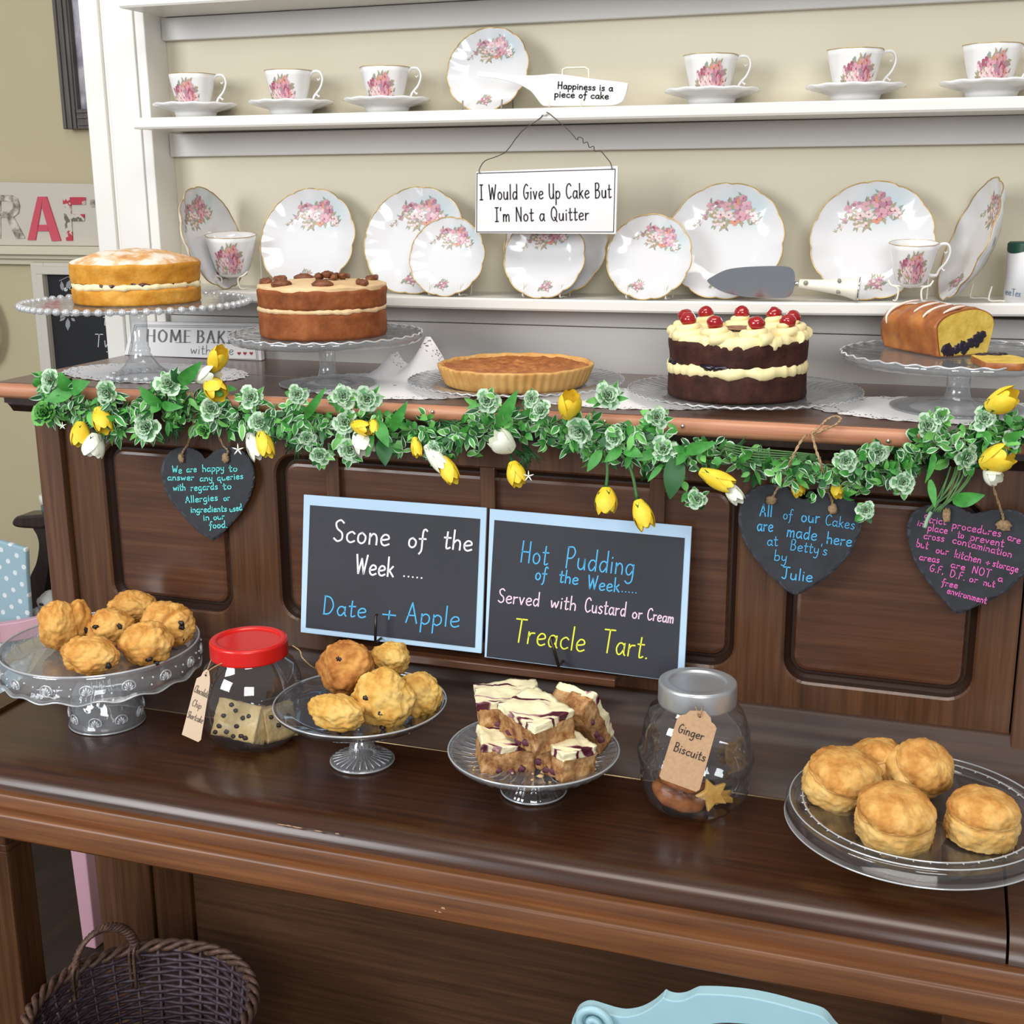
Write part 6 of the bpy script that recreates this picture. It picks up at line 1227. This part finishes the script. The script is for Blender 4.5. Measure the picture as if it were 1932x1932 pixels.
k = MB(); k.box(X0 + .05, X1 - .05, Yp + .004, 2.99, Z0_ + .05, Z1p - .05); k.build('photograph', mat('muted_print', '#8d8792', .3, noise_=(9, 3, [(.3, '#4d4a50'), (.45, '#8b8794'), (.6, '#c3bfc6'), (.75, '#6f6672')])), t)
# framed chalkboard on the wall under the ledge
Yc = 2.97; t = thing('framed_chalkboard', 'white framed blackboard with chalk flowers below the wall ledge', 'chalkboard', atY(105, 690, Yc))
x0 = atY(62, 500, Yc).x; xi = atY(92, 560, Yc).x; zt = atY(62, 494, Yc).z; zi = atY(92, 517, Yc).z; x1 = x0 + .62; zb = .78
WFR = mat('aged_white_frame', '#d3cdc0', .6)
for b_ in ((x0, xi, zb, zt), (x1 - (xi - x0), x1, zb, zt), (xi, x1 - (xi - x0), zi, zt), (xi, x1 - (xi - x0), zb, zb + (xi - x0))):
    k = MB(); k.box(b_[0], b_[1], Yc - .012, 2.999, b_[2], b_[3])
    if b_[0] == x0: k.box(xi - .022, xi, Yc - .02, Yc - .012, zb, zi)
    if b_[2] == zi: k.box(xi - .022, b_[1], Yc - .02, Yc - .012, zi, zi + .022)
    k.build('frame_side', WFR, t, bevel=.002)
k = MB(); k.box(xi, x1 - (xi - x0), Yc + .002, 2.995, zb + (xi - x0), zi); k.build('black_panel', mat('matt_black', '#15161a', .6), t)
k = MB(); pp = lambda q: atY(q.x, q.y, Yc + .0012); GC = mat('chalk_grey', '#9a9a9c', .9)
for (bx, by, tx, ty, w_) in ((118, 549, 116, 530, 4), (126, 546, 133, 527, 5), (132, 546, 146, 531, 4), (122, 588, 114, 602, 5), (128, 600, 128, 624, 5), (124, 598, 112, 606, 3), (134, 600, 142, 606, 3), (120, 590, 109, 594, 3), (136, 590, 144, 594, 3)):
    ax = V((tx - bx, ty - by, 0)); nn = V((-ax.y, ax.x, 0)).normalized() * w_; k.poly([pp(V((bx, by, 0)) + ax * u + nn * s) for u, s in ((0, 0), (.3, .8), (.6, .9), (1, 0), (.6, -.9), (.3, -.8))])
ribbon(k, [V((112, 530, 0)), V((128, 522, 0)), V((146, 530, 0))], .7, pp)
k.build('chalk_leaves', GC, t); k = MB()
for (x, y) in ((126, 586), (134, 582), (140, 587), (136, 593), (128, 593), (124, 546), (134, 543), (142, 546)): k.poly([pp(V((x + 4 * math.cos(a), y + 4 * math.sin(a), 0))) for a in [i * PI / 4 for i in range(8)]])
k.build('chalk_flowers', mat('chalk_white', '#c9c9cb', .9), t); k = MB(); write(k, 't', (193, 613), (203, 614), 26, pp, .9); write(k, 'Tw', (178, 654), (212, 656), 24, pp, .9); write(k, '_', (200, 666), (212, 666), 10, pp); ribbon(k, [V((201, 664, 0)), V((216, 662, 0))], .7, pp); k.build('lettering', mat('chalk_white', '#c9c9cb'), t)
# wreath on the wall at the very edge
c = atY(-52, 618, 2.97); t = thing('wreath', 'pale grey twig wreath on the wall at the left edge', 'wreath', c); k = MB(); rr = random.Random(2); RW = 56 / ppm(c)
for i in range(26):
    ph = rr.uniform(0, 6); fq = rr.choice((3, 4, 5)); k.tube([c + V(((RW + .012 * math.sin(fq * a + ph)) * math.cos(a), -.012 + .012 * math.cos(fq * a + ph), (RW * 1.25 + .012 * math.sin(fq * a + ph)) * math.sin(a))) for a in [j / 60 * 2 * PI for j in range(60)]], .0032, 5, True)
k.build('twig_ring', mat('grey_twig', '#a29a88', .85, noise_=(60, 3, [(.3, '#837b6a'), (.7, '#bdb6a6')])), t)
# wooden armchair: scrolled arm, curved support
Ya = 2.25; t = thing('wooden_armchair', 'dark carved wooden armchair behind the left end of the piano', 'armchair', V((-1.62, 2.3, 0)))
def tr(pts, Y, th, nm, m, par=None, bev=.006, n=5):
    k = MB(); k.extrude([atY(q.x, q.y, Y) for q in spline(pts, n, True)], (0, th, 0)); return k.build(nm, m, par or t, bevel=bev)
tr([(22, 984), (30, 975), (52, 973), (80, 971), (110, 969), (166, 967), (166, 991), (100, 992), (78, 998), (55, 998), (32, 996), (23, 991)], Ya, .06, 'arm', WDARK)
tr([(62, 995), (82, 992), (92, 1010), (94, 1040), (90, 1080), (84, 1120), (80, 1165), (78, 1210), (55, 1210), (55, 1165), (54, 1120), (56, 1090), (68, 1062), (73, 1030), (69, 1010)], Ya + .01, .045, 'arm_support', WDARK)
Pq = atY(120, 1080, Ya + .25); UPH = mat('dark_green_cloth', '#131d1c', .8)
boxpart('seat', (-1.84, -1.46, Ya + .08, Ya + .5, .42, .5), UPH, t, .02); boxpart('backrest', (-1.8, -1.46, Ya + .06, Ya + .12, .5, .86), UPH, t, .02)
for (x, y) in ((-1.84, Ya + .03), (-1.51, Ya + .03), (-1.84, Ya + .45), (-1.51, Ya + .45)): boxpart('leg', (x, x + .045, y, y + .045, 0, .45), WDARK, t, .004)
# little white and teal pot on the arm
p = atY(93, 968, Ya + .03); k = MB(); t = thing('small_pot', 'small white-topped teal pot on the armchair arm', 'pot', p)
k.lathe([(0, 0), (.018, 0), (.02, .018), (.018, .02), (0, .02)], 24, p + V((.004, 0, .0))); k.build('base', mat('teal_glaze', '#4d6a6c', .4), t); k = MB(); k.lathe([(.015, .0205), (.021, .026), (.022, .042), (.018, .044), (0, .044)], 24, p + V((.004, 0, 0))); k.build('lid', mat('cream_glaze', '#d9d3c6', .4), t)
# soft grey toy head
c = atY(98, 1140, 2.12); s = 1 / ppm(c); t = thing('soft_toy', 'pale grey soft toy beside the piano end', 'soft toy', c); k = MB(); k.blob(c, (27 * s, 24 * s, 26 * s), 28, 18, .15, 1.5, 3); k.build('head', mat('grey_plush', '#a9a9a4', .95, bump=.4, bscale=120), t)
k = MB(); k.blob(c + V((-.004, -.028, .008)), (.006, .003, .003), 10, 7); k.build('eye', INK, t); k = MB(); k.blob(c + V((-.028, -.01, -.02)), (.014, .016, .014), 14, 9, .2, 2, 1); k.build('muzzle', mat('grey_plush', '#a9a9a4'), t)
# pink painted stool with dotted blue cloth panel
Yk = 1.98; PINK = mat('pink_paint', '#d9aab8', .4); t = thing('pink_chair', 'pink painted chair with curved rail beside the piano end', 'chair', V((-1.75, Yk, 0)))
k = MB(); pts = spline([atY(-120, 1178, Yk - .06), atY(-40, 1186, Yk - .03), atY(0, 1182, Yk), atY(40, 1176, Yk + .02), atY(80, 1166, Yk + .04), atY(120, 1152, Yk + .06)], 6); hh = 34 / ppm(pts[0])
prev = None
for p in pts:
    row = [k.pt(p + V((0, dy, dz))) for dy, dz in ((0, .004), (.02, .006), (.02, -hh), (0, -hh))]
    if prev:
        for j in range(4): k.face((prev[j], prev[(j + 1) % 4], row[(j + 1) % 4], row[j]), 0, False)
    prev = row
k.build('curved_rail', PINK, t, bevel=.002)
a, b = atY(96, 1195, Yk + .04), atY(160, 1700, Yk - .02)
for (dx, dy) in ((0, 0), (-.34, 0), (-.02, .16)):
    k = MB(); q0, q1 = a + V((dx, dy, 0)), b + V((dx * 1.15, dy, 0)); q1.z = 0; k.extrude([q0 + V((-.026, 0, 0)), q0 + V((.026, 0, 0)), q1 + V((.016, 0, 0)), q1 + V((-.016, 0, 0))], (0, .03, 0)); k.build('leg', PINK, t, bevel=.003)
def dotted():
    m = mat('blue_dotted_cloth', '#93b4c2', .8); nt = m.node_tree; b = nt.nodes['Principled BSDF']; tc = nt.nodes.new('ShaderNodeTexCoord'); mp = nt.nodes.new('ShaderNodeMapping'); mp.inputs['Rotation'].default_value = (0, .55, 0); mp.inputs['Scale'].default_value = (1, .001, 1)
    vo = nt.nodes.new('ShaderNodeTexVoronoi'); vo.inputs['Scale'].default_value = 36; vo.inputs['Randomness'].default_value = .0; lt_ = nt.nodes.new('ShaderNodeMath'); lt_.operation = 'LESS_THAN'; lt_.inputs[1].default_value = .19
    mx = nt.nodes.new('ShaderNodeMix'); mx.data_type = 'RGBA'; mx.inputs['A'].default_value = lin('#9bb8c3'); mx.inputs['B'].default_value = lin('#dfe6e8')
    nt.links.new(tc.outputs['Object'], mp.inputs[0]); nt.links.new(mp.outputs[0], vo.inputs['Vector']); nt.links.new(vo.outputs['Distance'], lt_.inputs[0]); nt.links.new(lt_.outputs[0], mx.inputs['Factor']); nt.links.new(mx.outputs['Result'], b.inputs['Base Color']); return m
DOT = dotted(); t = thing('dotted_bag', 'pale blue bag with white polka dots standing on the pink chair', 'bag', V((-1.8, 2.04, .3)))
Yd = 2.06; k = MB(); q = [atY(x, y, Yd) for x, y in ((-110, 1008), (0, 1021), (48, 1035), (50, 1090), (56, 1170), (62, 1235), (30, 1310), (-110, 1330))]; k.extrude(q, (0, .014, 0)); k.build('bag_body', DOT, t, bevel=.004)
boxpart('seat', (-2.15, -1.72, Yk + .05, Yk + .2, q[6].z - .03, q[6].z - .006), PINK, bpy.data.objects['pink_chair'], .004)
# ================================================================ BASKET UNDER THE KEYBED
WICK = mat('willow', '#5d4233', .55, noise_=(90, 4, [(.3, '#46302a'), (.55, '#63483a'), (.75, '#86664f')])); WICKD = mat('dark_willow', '#43323a', .55, noise_=(90, 4, [(.3, '#33252b'), (.55, '#4b3a42'), (.75, '#695a64')]))
RBk = .158; BC = V((-1.02, 1.33, 0)); zr = .40
BC = atZ(268, 1905, zr); BC.z = 0
t = thing('wicker_basket', 'dark wicker basket with hoop handle on the floor under the piano', 'basket', BC); zb0 = .06; H_ = zr - zb0
rad = lambda z: RBk * (.74 + .26 * (z - zb0) / H_); NS = 28; rr = random.Random(9)
k = MB()
for i in range(46):
    z = zb0 + H_ * (i + .5) / 46; ph = PI * (i % 2)
    k.tube([V((BC.x + (rad(z) + .003 * math.cos(NS / 2 * a * 1 + ph)) * math.cos(a), BC.y + (rad(z) + .003 * math.cos(NS / 2 * a + ph)) * math.sin(a), z + .0015 * math.sin(3 * a + i))) for a in [j / 112 * 2 * PI for j in range(112)]], .0034, 5, True)
k.build('woven_side', WICKD, t)
for j in range(NS):
    a = j / NS * 2 * PI; k = MB(); k.tube([V((BC.x + (rad(z) - .002) * math.cos(a), BC.y + (rad(z) - .002) * math.sin(a), z)) for z in (zb0, zb0 + H_ * .5, zr)], .003, 5); k.build('stake', WICKD, t)
k = MB()
for ph in (0, 2.1, 4.2): k.tube([V((BC.x + (RBk + .002 + .006 * math.cos(14 * a + ph)) * math.cos(a), BC.y + (RBk + .002 + .006 * math.cos(14 * a + ph)) * math.sin(a), zr + .003 + .006 * math.sin(14 * a + ph))) for a in [j / 220 * 2 * PI for j in range(220)]], .0046, 6, True)
k.build('braided_rim', WICK, t)
k = MB(); k.lathe([(0, zb0 + .004), (rad(zb0), zb0 + .004), (rad(zb0), zb0 - .006), (0, zb0 - .006)], 48, (BC.x, BC.y, 0)); k.build('base', WICKD, t)
k = MB(); k.lathe([(rad(zb0) - .004, zb0), (rad(zb0), 0), (rad(zb0) + .008, 0), (rad(zb0) + .004, zb0)], 48, (BC.x, BC.y, 0)); k.build('foot_ring', WICKD, t)
# hoop handle
def rimpt(px):
    best = min((abs(proj(V((BC.x + RBk * math.cos(a), BC.y + RBk * math.sin(a), zr)))[0] - px), a) for a in [math.radians(d) for d in range(20, 200, 1)]); a = best[1]; return V((BC.x + RBk * math.cos(a), BC.y + RBk * math.sin(a), zr))
A_, B_ = rimpt(142), rimpt(256); mid = (A_ + B_) / 2; hz = zat(mid.x, mid.y, 1752) - zr
hp = [A_ + V((0, 0, -.05)), A_ + V((0, 0, .0))] + [mid + (B_ - A_) / 2 * (-math.cos(u)) + V((0, 0, hz * math.sin(u))) for u in [PI * j / 12 for j in range(1, 12)]] + [B_, B_ + V((0, 0, -.05))]
ctr = spline(hp, 8)
for ph in (0, 2.1, 4.2):
    k = MB(); k.tube([p + V((math.cos(i * .55 + ph) * .0042, math.sin(i * .55 + ph) * .0042, math.sin(i * .55 + ph + 1) * .0042)) for i, p in enumerate(ctr)], .0034, 6); k.build('handle', WICK, t)
for q in (A_, B_):
    k = MB()
    for d in (-.004, .004): k.tube(spline([q + V((d, -.012, -.06)), q + V((d, -.012, .0)), q + V((d, 0, .012)), q + V((d, .012, 0)), q + V((d, .01, -.04))], 5), .0028, 5)
    k.build('handle_binding', WICK, t)
for j, (dx, dy, lab) in enumerate(((.03, .02, 'right'),)):
    p = BC + V((dx + .02, dy - .01, .0)); 
# ================================================================ WHITE_SHADE BLUE CHAIR
Yh = 1.0; SKY = mat('duck_egg_paint', '#9cc2cd', .4, noise_=(8, 3, [(.3, '#97bdc8'), (.7, '#a2c8d2')])); t = thing('blue_chair', 'pale duck egg blue wooden chair in front of the piano', 'chair', V((-.15, .9, 0)))
top = [(1080, 1950), (1077, 1925), (1083, 1902), (1096, 1891), (1112, 1889), (1136, 1896), (1160, 1903), (1180, 1905), (1205, 1900), (1228, 1888), (1245, 1874), (1251, 1868), (1258, 1872), (1272, 1875), (1290, 1873), (1310, 1864), (1322, 1862), (1360, 1863), (1410, 1868), (1460, 1878), (1510, 1892), (1545, 1902), (1560, 1912), (1574, 1930), (1590, 1943), (1610, 1950), (1632, 1948), (1652, 1940), (1672, 1940), (1688, 1952), (1694, 1990)]
bot = [(1670, 2010), (1630, 1990), (1580, 1955), (1520, 1935), (1460, 1924), (1410, 1919), (1360, 1917), (1325, 1924), (1290, 1940), (1240, 1965), (1190, 1990), (1120, 2000), (1085, 1985)]
o = [atY(q.x, q.y + 14, Yh) for q in spline(top + bot, 3, True)]; k = MB(); k.extrude(o, (0, .014, 0)); k.build('top_rail', SKY, t, bevel=.003)
c = atY(1117, 1932, Yh - .004); k = MB(); k.tube([c + V((.018 * (1 - u * .85) * math.cos(u * 9), 0, .018 * (1 - u * .85) * math.sin(u * 9))) for u in [i / 40 for i in range(41)]], .004, 7); k.build('scroll', SKY, t)
xl, xr = atY(1112, 1960, Yh).x, atY(1660, 1960, Yh).x; zr_ = atY(1300, 1960, Yh).z
for x in (xl, xr): boxpart('back_post', (x - .018, x + .018, Yh + .001, Yh + .013, 0, zr_ - .01), SKY, t, .004)
boxpart('cross_rail', (xl, xr, Yh + .004, Yh + .026, zr_ - .2, zr_ - .14), SKY, t, .004)
for x in (xl, xr): boxpart('front_leg', (x - .018, x + .018, Yh - .4, Yh - .365, 0, .43), SKY, t, .004)
boxpart('seat', (xl - .02, xr + .02, Yh - .41, Yh + .02, .43, .46), SKY, t, .006)
def striped():
    m = mat('striped_ticking', '#cfc7c4', .8); nt = m.node_tree; b = nt.nodes['Principled BSDF']; tc = nt.nodes.new('ShaderNodeTexCoord'); wv = nt.nodes.new('ShaderNodeTexWave'); wv.inputs['Scale'].default_value = 9; wv.bands_direction = 'Y'; r = nt.nodes.new('ShaderNodeValToRGB'); e = r.color_ramp.elements; r.color_ramp.interpolation = 'CONSTANT'; e[0].color = lin('#8f8683'); e[1].position = .45; e[1].color = lin('#d9d0cd')
    nt.links.new(tc.outputs['Object'], wv.inputs['Vector']); nt.links.new(wv.outputs['Fac'], r.inputs[0]); nt.links.new(r.outputs[0], b.inputs['Base Color']); return m
cu = MB(); p = atZ(1365, 1928, .60); cu.box(p.x - .1, p.x + .05, p.y - .2, p.y + .012, .461, .6); tag(cu.build('striped_cushion', striped(), bevel=.02), 'striped cushion seen through the blue chair back', 'cushion')
